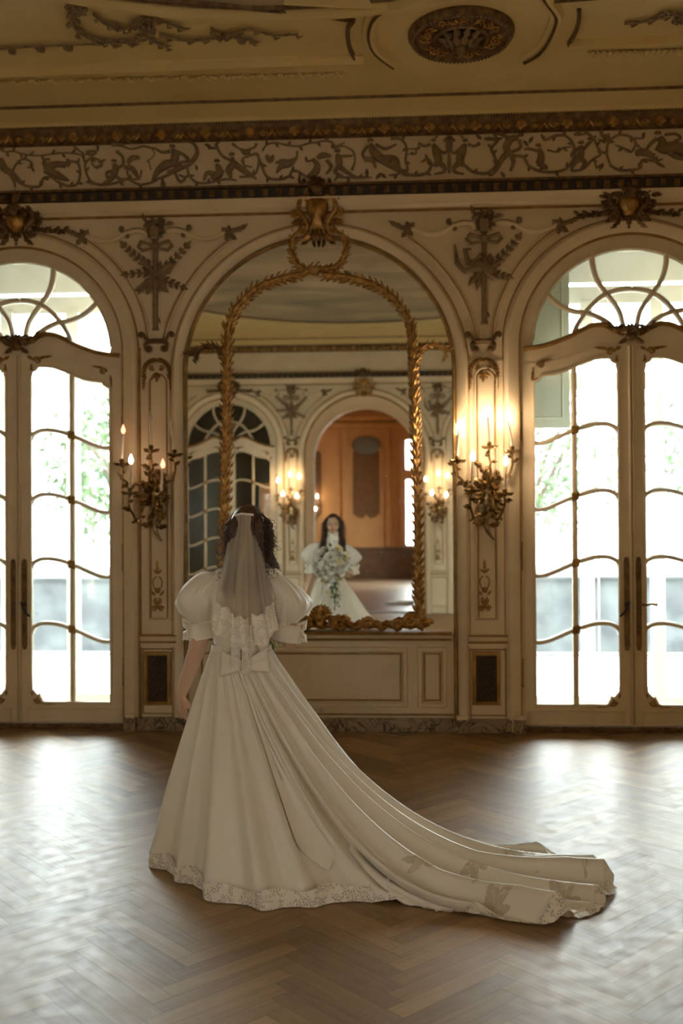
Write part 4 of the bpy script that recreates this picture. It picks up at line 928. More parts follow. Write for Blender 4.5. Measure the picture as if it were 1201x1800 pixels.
# ventilation grilles
grilles = []
for i, (px0, px1) in enumerate(((260, 296), (835, 875))):
    x0_, z1_ = W(px0, 1150); x1_, z0_ = W(px1, 1234); side = ('left', 'right')[i]; x = (x0_+x1_)/2; hw = .085
    t = thing('vent_grille', 'dark lattice vent grille in gilt frame low on the pilaster %s of the mirror' % side, 'vent', (x, -.012, z0_), 'vent grilles')
    b = MB(); b.wbox(x-hw, x+hw, z0_, z1_, .0135, .017); part(b, 'backing', 'dark', t, smooth=False)
    b = MB(); b.sweep(rect(x-hw, x+hw, z0_, z1_), [(-.024, .012), (-.018, .026), (.004, .030), (.010, .018)], closed=True); part(b, 'frame', 'gold_line', t)
    b = MB(); h_ = z1_-z0_; n_ = 9
    for s_ in (-1, 1):
        for k in range(-5, 18):
            # diagonal bars clipped to the opening
            c0 = k*.034-.17
            pts = []
            for u in (0, 1):
                pass
            xa = -hw; za_ = c0 if s_ > 0 else c0
            xs = []
            for X in (-hw, hw):
                Z = c0+s_*X*1.1; xs.append((X, Z))
            (xa, z_a), (xb, z_b) = xs
            def clip(X, Z, X2, Z2):
                if Z < 0: X = X+(0-Z)*(X2-X)/(Z2-Z) if Z2 != Z else X; Z = 0
                if Z > h_: X = X+(h_-Z)*(X2-X)/(Z2-Z); Z = h_
                return X, Z
            if max(z_a, z_b) <= 0 or min(z_a, z_b) >= h_: continue
            p = clip(xa, z_a, xb, z_b); q = clip(xb, z_b, xa, z_a)
            b.tube([V(x+p[0], z0_+p[1], .019), V(x+q[0], z0_+q[1], .019)], .0026, 4)
    part(b, 'lattice', 'gold_dark', t); grilles.append(t)
# socket plate in the dado
x, z = W(545, 1248); 
t = thing('socket_plate', 'ivory double wall socket plate low on the dado beside the bride', 'socket', (x, 0, z))
b = MB(); b.wbox(x-.115, x+.115, z-.033, z+.033, -.005, .004); part(b, 'plate', 'plastic', t, smooth=False)
for i_ in range(4):
    b = MB(); X = x-.085+.057*i_; b.wbox(X-.006, X-.003, z-.008, z+.008, .003, .0048); b.wbox(X+.006, X+.009, z-.008, z+.008, .003, .0048); b.ell(V(X, z-.014, .004), .003, 6, 4)
    part(b, 'outlet', 'dark', t)

# repeats on the opposite wall
OPP = {}
for o in carts+tro+cons:
    c = dupo(o); g = c.get('group', ''); k = OPP.get(c['category']+c.name.split('.')[0], 0); OPP[c['category']+c.name.split('.')[0]] = k+1
    kind = c.name.split('.')[0].replace('_', ' ')
    if kind == 'cartouche': c['label'] = ('large shield cartouche over the open arch reflected in the mirror', 'cartouche over the glazed door reflected in the mirror', 'cartouche on the opposite wall behind the right reflected sconce')[k]
    else: c['label'] = 'reflected '+kind+' on the opposite pilaster '+('left' if k == 0 else 'right')+' of the open arch'
    if g: c['group'] = 'opposite wall '+g
# ---------------------------------------------------------------- gilded palm frame on the mirror
FD = .03
t = thing('palm_mirror_frame', 'gilded carved palm branch frame mounted on the arched mirror glass', 'mirror frame', (cx, -FD, .78))
def pp(pts): return [W(x, y, FD) for x, y in pts]
rndp = random.Random(11)
def palm(name, pts, r0_, r1_, step=.05, flare=1.0, both=True, m='gold'):
    q = cr([(x, z) for x, z in pp(pts)], 8); P = [Vector((v.x, v.y)) for v in q]; b = MB()
    n = len(P); b.tube([V(v.x, v.y, FD) for v in P], [r0_+(r1_-r0_)*i/(n-1) for i in range(n)], 8)
    acc = 0; k = 0
    for i in range(1, n):
        acc += (P[i]-P[i-1]).length
        while acc > step:
            acc -= step; tdir = (P[i]-P[i-1]).normalized(); ang = math.atan2(tdir.y, tdir.x); rr = r0_+(r1_-r0_)*i/(n-1)
            for s_ in (-1, 1):
                j = rndp.uniform(.85, 1.2); nn = Vector((-tdir.y, tdir.x))*s_
                base = P[i]+nn*rr*.5+tdir*(step*.5 if s_ > 0 else 0)
                p0 = V(base.x, base.y, FD+rr*.4); p1 = base+nn*rr*.80*flare+tdir*rr*1.3; p2 = base+nn*rr*1.12*flare*j+tdir*rr*1.9*j
                b.tube([p0, V(p1.x, p1.y, FD+rr*.9), V(p2.x, p2.y, FD+rr*.75)], [rr*.30, rr*.34, .0015], 5)
            base = P[i]; p1 = base+tdir*rr*1.4; p2 = base+tdir*rr*2.6
            b.tube([V(base.x, base.y, FD+rr*.6), V(p1.x+(k % 2-.5)*rr*.8, p1.y, FD+rr*1.15), V(p2.x+(k % 2-.5)*rr*1.2, p2.y, FD+rr*1.2)], [rr*.35, rr*.42, .002], 5); k += 1
    return part(b, name, m, t)
palm('palm_stem', [(388, 1100), (391, 1020), (394, 900), (397, 780), (398, 680), (400, 587), (406, 562), (417, 539), (447, 509), (486, 491), (529, 481)], .030, .024)
palm('palm_stem', [(737, 1095), (735, 1020), (734, 900), (731, 780), (729, 700), (726, 613), (724, 585), (718, 562), (694, 526), (659, 501), (612, 487), (568, 482)], .030, .024)
palm('palm_loop', [(529, 481), (550, 472), (570, 472), (590, 468), (602, 455), (608, 440), (606, 422), (598, 410), (585, 400)], .022, .018)
palm('palm_loop', [(560, 478), (535, 472), (520, 460), (513, 442), (514, 425), (520, 410), (535, 398)], .022, .018)
palm('palm_side_branch', [(727, 660), (733, 630), (742, 613), (757, 606), (775, 608), (788, 614), (796, 612)], .018, .010, .035, 1.4)
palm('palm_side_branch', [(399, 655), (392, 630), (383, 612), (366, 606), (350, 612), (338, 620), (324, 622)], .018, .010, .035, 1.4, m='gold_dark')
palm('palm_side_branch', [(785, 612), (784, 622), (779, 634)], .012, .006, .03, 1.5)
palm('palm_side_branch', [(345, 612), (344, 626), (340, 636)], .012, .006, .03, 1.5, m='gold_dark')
# carved foot with masks, shells and scrolls
def foot_scroll(name, px, py, sgn, r_, m='gold'):
    x, z = W(px, py, .04); b = MB(); f = (lambda a: a) if sgn > 0 else (lambda a: PI-a)
    b.scroll((x, z, .05), f(R(110)), r_, 1.6, r_*.45, -sgn, n=8); b.leaf((x+sgn*r_, z, .035), f(R(20)), r_*2.6, r_*1.1, .03, bend=-sgn*.8); b.leaf((x-sgn*.01, z-.01, .03), f(R(160)), r_*2.2, r_*1, .03, bend=sgn*.6)
    for k in range(5): b.leaf((x, z, .04), f(R(k*42-20)), r_*1.5, r_*.6, .03)
    return part(b, name, m, t)
foot_scroll('foot_scroll', 735, 1095, -1, .055); foot_scroll('foot_scroll', 705, 1100, -1, .035); foot_scroll('foot_scroll', 400, 1095, 1, .055); foot_scroll('foot_scroll', 640, 1097, 1, .035)
b = MB()
for a_, e_ in (((745, 1108), (600, 1107)), ((600, 1107), (390, 1107))):
    P = [W(a_[0]+(e_[0]-a_[0])*i/24, 1106-7*abs(math.sin(i*.8)), .04) for i in range(25)]
    b.tube([V(x, z, .045) for x, z in P], [.018+.009*math.sin(i*1.1) for i in range(25)], 8)
    for i in range(1, 24, 2):
        x, z = P[i]; b.leaf((x, z, .04), R(90+55*(-1)**(i//2)), .085, .045, .035, bend=(-1)**(i//2)*.7); b.leaf((x, z, .045), R(90+85*(-1)**(i//2+1)), .09, .035, .03, bend=.5)
part(b, 'foot_garland', 'gold', t)
for px, w_ in ((563, 1.0), (478, .8)):
    x, z = W(px, 1083, .05); b = MB()
    b.ell(V(x, z, .055), (.062*w_, .05, .060*w_), 16, 10); b.ell(V(x, z-.06, .06), (.035*w_, .04, .035*w_), 12, 8)
    for k in range(9): a = R(10+20*k); b.tube([V(x, z+.01, .10), V(x+.045*w_*math.cos(a), z+.045*w_*math.sin(a), .095), V(x+.078*w_*math.cos(a), z+.074*w_*math.sin(a), .06)], [.004, .011, .012], 6)
    for s_ in (-1, 1):
        b.ell(V(x+s_*.022*w_, z-.03, .105), (.013, .01, .009), 8, 6); b.scroll((x+s_*.06*w_, z-.03, .06), R(90-s_*40), .04*w_, 1.4, .018*w_, -s_); b.leaf((x+s_*.08*w_, z-.04, .05), R(90-s_*75), .16*w_, .07, .04, bend=-s_*.5)
    part(b, 'carved_shell', 'gold', t)

# ---------------------------------------------------------------- wall sconces.  pixel offsets measured on the right one, centre (859, 850)
SCX, SCZ = W(859, 850, .1)
def so(X, Y, d=.1):          # zoomed detail coordinates to metres, relative to the sconce centre
    x, z = W(780+X/6.43, 680+Y/6.43, d); return Vector((x-SCX, -d, z-SCZ))
ARMS = [  # candle foot, bulb, projection, arm control points
    ((155, 800), (172, 455), .17, [(470, 1180), (380, 1120), (300, 1050), (240, 1130), (215, 1060), (160, 1000), (155, 900)]),
    ((318, 1130), (331, 800), .30, [(480, 1200), (400, 1300), (345, 1500), (320, 1420), (300, 1330), (305, 1240)]),
    ((515, 640), (500, 300), .20, [(500, 1150), (450, 1050), (470, 950), (530, 880), (515, 780)]),
    ((690, 1170), (706, 850), .30, [(530, 1250), (560, 1400), (600, 1500), (650, 1440), (690, 1340), (690, 1270)]),
    ((775, 690), (728, 350), .17, [(540, 1160), (640, 1060), (730, 1000), (775, 900), (778, 800)])]
def sconce(label, states, name='wall_sconce'):
    t = thing(name, label, 'sconce', (SCX, 0, SCZ), 'candle sconces on the pilasters')
    O = Vector((SCX, 0, SCZ))
    b = MB(); rnd = random.Random(2)
    c0 = so(500, 1180, .05)+O
    b.tube([so(510, 900, .04)+O, so(500, 1100, .06)+O, so(510, 1350, .06)+O, so(470, 1520, .05)+O, so(500, 1640, .045)+O, so(570, 1730, .05)+O], [.022, .045, .04, .024, .014, .006], 8)
    for k in range(34):
        a = rnd.uniform(0, 2*PI); r_ = rnd.uniform(.0, .05); L = rnd.uniform(.06, .13)
        b.leaf((c0.x+r_*math.cos(a), c0.z+r_*math.sin(a)*1.6-.02, .05+rnd.uniform(0, .06)), a+rnd.uniform(-.5, .5), L, L*.42, .025, bend=rnd.uniform(-1.3, 1.3), lift=rnd.uniform(0, .05))
    for (X, Y, a_) in ((470, 1500, 200), (520, 1560, -10), (450, 1560, 150), (540, 1480, 30), (610, 1060, 75), (430, 920, 120), (600, 1130, 60), (360, 1190, 170)):
        q = so(X, Y, .07)+O; b.leaf((q.x, q.z, .06), R(a_), .09, .045, .025, bend=.9)
    part(b, 'backplate', 'brass', t)
    for (foot, bulb, d, ctrl), st in zip(ARMS, states):
        n = len(ctrl); P = [so(X, Y, .06+(d-.06)*min(1, (i/(n-1))*1.15))+O for i, (X, Y) in enumerate(ctrl)]; F = so(*foot, d)+O; B = so(*bulb, d)+O
        P.append(F-Vector((0, 0, .03)))
        b = MB(); q = cr([tuple(v) for v in P], 5); b.tube(q, [.012-.004*i/len(q) for i in range(len(q))], 7)
        for i in range(2, len(q)-2, 3):
            L = rnd.uniform(.04, .065); b.leaf((q[i].x, q[i].z, -q[i].y), rnd.uniform(0, 2*PI), L, L*.5, .012, bend=rnd.uniform(-1, 1), lift=.02, st=6)
        am = part(b, 'arm', 'brass', t)
        b = MB(); b.lathe(F-Vector((0, 0, .035)), [(.006, -.02), (.012, -.01), (.018, .0), (.040, .004), (.052, .014), (.048, .012), (.014, .008), (.012, .02), (.02, .03), (.017, .045), (.012, .05)], 12)
        for k in range(5):
            a = 2*PI*k/5; e = Vector((math.cos(a), math.sin(a), 0)); c_ = F-Vector((0, 0, .03)); b.tube([c_+e*.02, c_+e*.05+Vector((0, 0, .004)), c_+e*.068+Vector((0, 0, .012))], [.012, .014, .003], 5)
        part(b, 'drip_pan', 'brass', t)
        b = MB(); b.tube([F+Vector((0, 0, .0)), F+(B-F)*.5, B-Vector((0, 0, .022))], [.0105, .0098, .009], 10); part(b, 'candle', 'candle', t)
        b = MB(); b.lathe(B, [(.007, -.026), (.013, -.014), (.0185, .0), (.016, .016), (.008, .036), (.001, .052)], 10); part(b, 'bulb', {2: 'bulb_on', 3: 'bulb_soft', 1: 'bulb_dim', 0: 'bulb_off'}[st], t)
    return t
s_r = sconce('gilt bronze five-candle sconce with all bulbs lit, right of the mirror', (2, 2, 2, 2, 2))
s_l = sconce('tarnished bronze five-candle sconce with a single bright bulb, left of the mirror', (1, 3, 0, 1, 0))
s_l.location.x = W(272, 850, .1)[0]
for i, x in enumerate((s_l.location.x, s_r.location.x)):
    c = copy_tree(s_r); c.location = (x, YB, SCZ); c.scale.y = -1
    c['label'] = 'lit candle sconce reflected in the mirror, just '+('left' if i == 0 else 'right')+' of the open arch'
c = copy_tree(s_r); c.location = (-2.45, FY+.02, SCZ-.1); c.scale.y = -1; c['label'] = 'small lit candle sconce on the tan wall of the room beyond the arch'
# ---------------------------------------------------------------- the bride
BY = -3.0
def BP(px, py, Y=BY):
    v = ray(px, py); t = (Y+CD)/v.y; return Vector((v.x*t, Y, CH+v.z*t))
bc = BP(425, 1150); BX = bc.x; HX = BP(437, 940).x; ZW = 1.015
bride = thing('person', 'bride in a white puff-sleeved gown with lace veil and long train, back to the camera', 'person', (BX, BY, 0))
def satin(name, col, rough, sheen=.3, alpha=None, sub=.0):
    m = mat(name, col, rough, p={'Sheen Weight': sheen, 'Sheen Roughness': .4}); nt = m.node_tree; b = nt.nodes['Principled BSDF']; L = nt.links.new
    tc = nt.nodes.new('ShaderNodeTexCoord'); n = nt.nodes.new('ShaderNodeTexNoise'); n.inputs['Scale'].default_value = 9; n.inputs['Detail'].default_value = 3; L(tc.outputs['Object'], n.inputs['Vector'])
    bp = nt.nodes.new('ShaderNodeBump'); bp.inputs['Strength'].default_value = .18; bp.inputs['Distance'].default_value = .02; L(n.outputs['Fac'], bp.inputs['Height']); L(bp.outputs[0], b.inputs['Normal'])
    return m
M['satin'] = satin('ivory_satin', (.78, .72, .60), .42)
M['sleeve'] = satin('ivory_organza', (.80, .74, .63), .5); M['sleeve'].node_tree.nodes['Principled BSDF'].inputs['Transmission Weight'].default_value = 0
def lace(name, col, base, scale, thr=.30):
    m = mat(name, col, .7); nt = m.node_tree; b = nt.nodes['Principled BSDF']; L = nt.links.new
    tc = nt.nodes.new('ShaderNodeTexCoord'); v = nt.nodes.new('ShaderNodeTexVoronoi'); v.feature = 'DISTANCE_TO_EDGE'; v.inputs['Scale'].default_value = scale; L(tc.outputs['Object'], v.inputs['Vector'])
    n = nt.nodes.new('ShaderNodeTexNoise'); n.inputs['Scale'].default_value = scale*.28; n.inputs['Detail'].default_value = 2; L(tc.outputs['Object'], n.inputs['Vector'])
    r = nt.nodes.new('ShaderNodeMapRange'); r.inputs[1].default_value = .10; r.inputs[2].default_value = .16; r.inputs[3].default_value = 1; r.inputs[4].default_value = base; L(v.outputs['Distance'], r.inputs[0])
    r2 = nt.nodes.new('ShaderNodeMapRange'); r2.inputs[1].default_value = .5; r2.inputs[2].default_value = .54; L(n.outputs['Fac'], r2.inputs[0])
    mx = nt.nodes.new('ShaderNodeMath'); mx.operation = 'MAXIMUM'; L(r.outputs[0], mx.inputs[0]); L(r2.outputs[0], mx.inputs[1]); L(mx.outputs[0], b.inputs['Alpha']); return m
M['lace'] = lace('scalloped_lace', (.80, .74, .62), .50, 95)
M['applique'] = lace('beaded_lace', (.62, .54, .41), .30, 120)
def veilmat(name, col, a):
    m = bpy.data.materials.new(name); m.use_nodes = True; nt = m.node_tree; nt.nodes.clear(); L = nt.links.new
    o = nt.nodes.new('ShaderNodeOutputMaterial'); t = nt.nodes.new('ShaderNodeBsdfTransparent'); d = nt.nodes.new('ShaderNodeBsdfDiffuse'); tl = nt.nodes.new('ShaderNodeBsdfTranslucent')
    d.inputs[0].default_value = (*col, 1); tl.inputs[0].default_value = (*col, 1); x = nt.nodes.new('ShaderNodeMixShader'); y = nt.nodes.new('ShaderNodeMixShader'); x.inputs[0].default_value = .45
    L(d.outputs[0], x.inputs[1]); L(tl.outputs[0], x.inputs[2]); lw = nt.nodes.new('ShaderNodeLayerWeight'); lw.inputs[0].default_value = .35
    mr = nt.nodes.new('ShaderNodeMapRange'); mr.inputs[3].default_value = a; mr.inputs[4].default_value = min(1, a+.5); L(lw.outputs['Facing'], mr.inputs[0]); L(mr.outputs[0], y.inputs[0])
    L(t.outputs[0], y.inputs[1]); L(x.outputs[0], y.inputs[2]); L(y.outputs[0], o.inputs[0]); return m
M['tulle'] = veilmat('ivory_tulle', (.82, .73, .59), .50)
M['skin'] = mat('skin', (.60, .38, .25), .5, p={'Subsurface Weight': .12, 'Subsurface Scale': .02})
M['hair'] = mat('dark_brown_hair', (.13, .070, .040), .42, var=(.045, .024, .014), scale=30)
M['lips'] = mat('rose_lips', (.42, .13, .11), .4); M['eye'] = mat('eye_white', (.7, .68, .64), .2); M['iris'] = mat('brown_iris', (.04, .02, .012), .2)
M['pearl'] = mat('pearl', (.8, .76, .68), .15)

# body: one continuous surface (voxel-fused)
def fuse(mb, name, m, voxel=.005, sm=6):
    me = bpy.data.meshes.new(name); me.from_pydata(mb.v, [], mb.f); o = bpy.data.objects.new(name, me); COL.objects.link(o)
    r = o.modifiers.new('r', 'REMESH'); r.mode = 'VOXEL'; r.voxel_size = voxel; s_ = o.modifiers.new('s', 'SMOOTH'); s_.iterations = sm; s_.factor = .5
    dg = bpy.context.evaluated_depsgraph_get(); dg.update(); nm = bpy.data.meshes.new_from_object(o.evaluated_get(dg)); bpy.data.objects.remove(o)
    nm.materials.clear(); nm.materials.append(M[m]); nm.polygons.foreach_set('use_smooth', [True]*len(nm.polygons)); nm.name = name
    q = bpy.data.objects.new(name, nm); COL.objects.link(q); return q
def chain(b, pts, rr, n=14):
    q = cr([(*p, r_) for p, r_ in zip(pts, rr)], 5); b.tube([Vector(v[:3]) for v in q], [v[3] for v in q], n)
    b.ell(pts[0], rr[0]*.98, 12, 8); b.ell(pts[-1], rr[-1]*.98, 12, 8)
b = MB()
b.ell((BX, BY, .93), (.155, .115, .15), 20, 14); b.ell((BX, BY, 1.06), (.112, .088, .14), 20, 14); b.ell((BX, BY, 1.22), (.138, .10, .15), 20, 14); b.ell((BX, BY, 1.34), (.155, .075, .07), 20, 12)
for s_ in (-1, 1):
    b.ell((BX+s_*.065, BY+.075, 1.24), (.06, .05, .058), 14, 10)
    chain(b, [(BX+s_*.08, BY, .88), (BX+s_*.085, BY+.01, .50), (BX+s_*.08, BY-.01, .28), (BX+s_*.08, BY-.005, .09)], [.085, .055, .05, .034])
    chain(b, [(BX+s_*.08, BY-.02, .07), (BX+s_*.085, BY+.08, .045), (BX+s_*.088, BY+.15, .035)], [.035, .034, .026])
chain(b, [(BX+.005, BY-.005, 1.34), (HX-.005, BY, 1.43), (HX, BY+.005, 1.50)], [.062, .05, .048])
hc = Vector((HX, BY+.01, 1.588))
b.ell(hc+Vector((0, -.012, .012)), (.073, .088, .095), 24, 16); b.ell(hc+Vector((0, .03, -.035)), (.056, .058, .068), 20, 14); b.ell(hc+Vector((0, .062, -.085)), (.022, .020, .018), 12, 8)
b.tube([hc+Vector((0, .083, .012)), hc+Vector((0, .098, -.018)), hc+Vector((0, .103, -.03))], [.008, .010, .012], 10); b.ell(hc+Vector((0, .097, -.032)), (.017, .012, .009), 10, 8)
for s_ in (-1, 1):
    b.ell(hc+Vector((s_*.038, .066, -.03)), (.022, .018, .02), 12, 8); b.ell(hc+Vector((s_*.028, .076, .024)), (.026, .012, .008), 12, 8)
    b.ell(hc+Vector((s_*.073, -.005, -.01)), (.008, .018, .028), 10, 8)
LS, LE, LWr = BP(362, 1030), BP(350, 1128, BY-.02), BP(320, 1218, BY+.01)
chain(b, [tuple(Vector((BX-.13, BY, 1.335))), tuple(LS), tuple(BP(352, 1090)), tuple(LE), tuple(BP(338, 1165)), tuple(LWr)], [.036, .045, .044, .043, .038, .026])
def hand(b, wr, d, side, up_, sizes=1.0, curl=.3, thumb=None):
    d = d.normalized(); up_ = (up_-d*up_.dot(d)).normalized(); sd = d.cross(up_).normalized()     # sd: across the palm, up_: back of hand
    for i in range(5): b.ell(wr+d*(.018+.016*i), (.012+.002*i, .012+.002*i, .012+.002*i), 10, 8)
    for k, (o, ln) in enumerate(((-.027, .066), (-.009, .076), (.009, .072), (.026, .056))):
        base = wr+d*.082+sd*o; b.tube([wr+d*.01+sd*o*.5, wr+d*.05+sd*o*.9, base], [.013, .013, .0105], 8)
        p = base; dd = d.copy(); pts = [base]
        for j in range(3): 
            a = curl*(1+.25*k)*(.7+.5*j); dd = (dd*math.cos(a)-up_*math.sin(a)).normalized(); p = p+dd*ln*(.42, .32, .26)[j]; pts.append(p.copy())
        b.tube(pts, [.0102, .0092, .0082, .006], 8); b.ell(pts[-1], .006, 8, 6); b.ell(pts[1], .0096, 8, 6)
    tb = wr+d*.025-sd*.022*side-up_*.004; th = (d*.75-sd*.6*side-up_*.35).normalized()
    t2 = tb+th*.036; t3 = t2+(th+d*.5).normalized()*.028; b.tube([tb, t2, t3], [.013, .011, .0075], 8); b.ell(t3, .0075, 8, 6)
hand(b, LWr+Vector((.0, 0, -.01)), Vector((.03, .16, -1)), 1, Vector((-.75, -.65, -.1)), curl=.28)
RS, RE = BP(492, 1030), BP(510, 1122, BY-.01); RWr = Vector((BX+.14, BY+.235, 1.05))
chain(b, [tuple(Vector((BX+.13, BY, 1.335))), tuple(RS), tuple(BP(503, 1080)), tuple(RE), tuple((RE+RWr)/2+Vector((.02, 0, -.005))), tuple(RWr)], [.036, .044, .043, .042, .037, .026])
hand(b, RWr, Vector((-1, .25, .05)), -1, Vector((.1, .5, -.6)), curl=.75)
body = fuse(b, 'body', 'skin', .0048, 5); body.parent = bride; body.data.transform(Matrix.Translation(-bride.location))
def bpart(mb, name, m, parent=None, **k):
    o = mb.build(name, m, parent or bride, **k); o.data.transform(Matrix.Translation(-bride.location)); return o
for s_ in (-1, 1):
    b = MB(); b.ell(hc+Vector((s_*.028, .071, .006)), (.014, .010, .008), 12, 8); e = bpart(b, 'eye', 'eye')
    b = MB(); b.ell(hc+Vector((s_*.028, .078, .006)), (.0065, .005, .0065), 10, 8); bpart(b, 'iris', 'iris', e)
    b = MB(); b.tube([hc+Vector((s_*.012, .083, .024)), hc+Vector((s_*.028, .085, .030)), hc+Vector((s_*.046, .073, .024))], [.002, .003, .0015], 6); bpart(b, 'eyebrow', 'hair')
    b = MB(); b.ell(hc+Vector((s_*.079, -.0, -.045)), (.006, .006, .007), 8, 6); b.ell(hc+Vector((s_*.080, .0, -.062)), (.007, .007, .012), 8, 6); bpart(b, 'earring', 'pearl')
b = MB(); b.ell(hc+Vector((0, .086, -.052)), (.019, .008, .0045), 12, 8); b.ell(hc+Vector((0, .085, -.059)), (.016, .008, .0055), 12, 8); bpart(b, 'lips', 'lips')

# hair: cap and long curls
rh = random.Random(21); b = MB()
vs = []; fs = []; N1, N2 = 28, 20
for i in range(N2+1):
    a = PI*i/N2
    for k in range(N1):
        e = 2*PI*k/N1; v = Vector((.086*math.sin(a)*math.cos(e), .104*math.sin(a)*math.sin(e), .108*math.cos(a))); v *= 1+.035*math.sin(9*e+4*a)*math.sin(a)
        vs.append(hc+Vector((0, -.016, .014))+v)
for i in range(N2):
    for k in range(N1):
        f = (i*N1+k, (i+1)*N1+k, (i+1)*N1+(k+1) % N1, i*N1+(k+1) % N1); c_ = sum((vs[j] for j in f), Vector())/4-hc
        if c_.y > .035 and c_.z < .075 and abs(c_.x) < .074 and c_.z < .09-.25*abs(c_.x): continue
        if c_.z < -.085: continue
        fs.append(f)
b.add(vs, fs)
def strand(b, p0, path, r_, amp, fr_, ph):
    q = cr([tuple(p) for p in [p0]+path], 7); out = []; rr = []
    for i, v in enumerate(q):
        t_ = i/(len(q)-1); a = amp*min(1, t_*2.5); out.append(Vector(v)+Vector((a*math.sin(fr_*t_*2*PI+ph), a*math.cos(fr_*t_*2*PI+ph*1.3), a*.3*math.sin(fr_*t_*4*PI)))); rr.append(r_*(1-.75*t_)*(1 if t_ > .05 else .8))
    b.tube(out, rr, 5)
for k in range(420):                                            # sides and front locks
    s_ = -1 if k % 2 else 1; a = rh.uniform(-.5, 1.0)
    top = hc+Vector((s_*rh.uniform(.01, .07), rh.uniform(-.07, .05), .085-rh.uniform(0, .03)))
    m1 = hc+Vector((s_*rh.uniform(.080, .104), a*.055-.01, rh.uniform(-.02, .03))); m2 = hc+Vector((s_*rh.uniform(.078, .105), a*.06, -.10)); 
    fr1 = rh.random(); L_ = rh.uniform(.17, .32)
    m3 = hc+Vector((s_*rh.uniform(.07, .135), .02+.09*fr1-(.0 if fr1 > .3 else .08), -.11-L_*.45)); m4 = hc+Vector((s_*rh.uniform(.06, .13), (.125 if fr1 > .3 else -.12)+rh.uniform(-.015, .02), -.11-L_))
    strand(b, top, [m1, m2, m3, m4], rh.uniform(.0018, .0036), rh.uniform(.007, .017), rh.uniform(2.5, 4.5), rh.uniform(0, 6))
for k in range(220):                                             # back
    x = rh.uniform(-.075, .075); top = hc+Vector((x*.5, -.06, .085)); m1 = hc+Vector((x, -.115, .02)); m2 = hc+Vector((x*1.05, -.105, -.09)); m3 = hc+Vector((x*1.25, -.115, -.20)); m4 = hc+Vector((x*1.3, -.125, -.20-rh.uniform(.03, .16)))
    strand(b, top, [m1, m2, m3, m4], rh.uniform(.0018, .0036), rh.uniform(.006, .014), rh.uniform(2, 4), rh.uniform(0, 6))
for k in range(300):                                             # loose curls at the right of the crown and on the shoulders
    s_ = 1 if rh.random() < .62 else -1
    p = hc+Vector((s_*rh.uniform(.065, .10), rh.uniform(-.10, .03), rh.uniform(-.20, .06))); q = p+Vector((s_*rh.uniform(.0, .03), rh.uniform(-.01, .02), -rh.uniform(.02, .05))); r_ = q+Vector((s_*rh.uniform(-.015, .035), -.01, -rh.uniform(.02, .06)))
    strand(b, p, [q, r_], .0018, .014, 2.2, rh.uniform(0, 6))
bpart(b, 'hair', 'hair', angle=80)

# bodice
b = MB(); rings = [(ZW-.03, .136, .108, 0), (ZW+.02, .128, .102, 0), (1.10, .140, .108, .004), (1.18, .155, .118, .012), (1.25, .168, .118, .018), (1.31, .178, .105, .010), (1.36, .178, .090, 0), (1.395, .150, .080, 0), (1.42, .105, .070, 0), (1.44, .074, .062, 0), (1.465, .064, .060, 0), (1.50, .062, .059, 0), (1.515, .064, .061, 0)]
vs = []; n = 48
for z, rx, ry, f in rings:
    t_ = (z-1.36)/.15
    xx = BX+(HX-BX)*max(0, min(1, (z-1.2)/.25))
    for k in range(n):
        a = 2*PI*k/n; e = .82; c_, s_ = math.cos(a), math.sin(a)
        vs.append((xx+rx*math.copysign(abs(c_)**e, c_)*(1+.006*math.sin(12*a)), BY+(f if s_ > 0 else 0)+ry*math.copysign(abs(s_)**e, s_), z))
m_ = len(rings); b.add(vs, [(i*n+k, i*n+(k+1) % n, (i+1)*n+(k+1) % n, (i+1)*n+k) for i in range(m_-1) for k in range(n)])
bod = bpart(b, 'bodice', 'satin')
b = MB(); k0 = 8*n; vv = [(BX+(x-BX)*1.02, BY+(y-BY)*1.04, z) for x, y, z in vs[6*n:]]; b.add(vv, [(i*n+k, i*n+(k+1) % n, (i+1)*n+(k+1) % n, (i+1)*n+k) for i in range(m_-7) for k in range(n)]); o = bpart(b, 'lace_yoke', 'lace', bod); o['label'] = 'lace high-necked yoke'

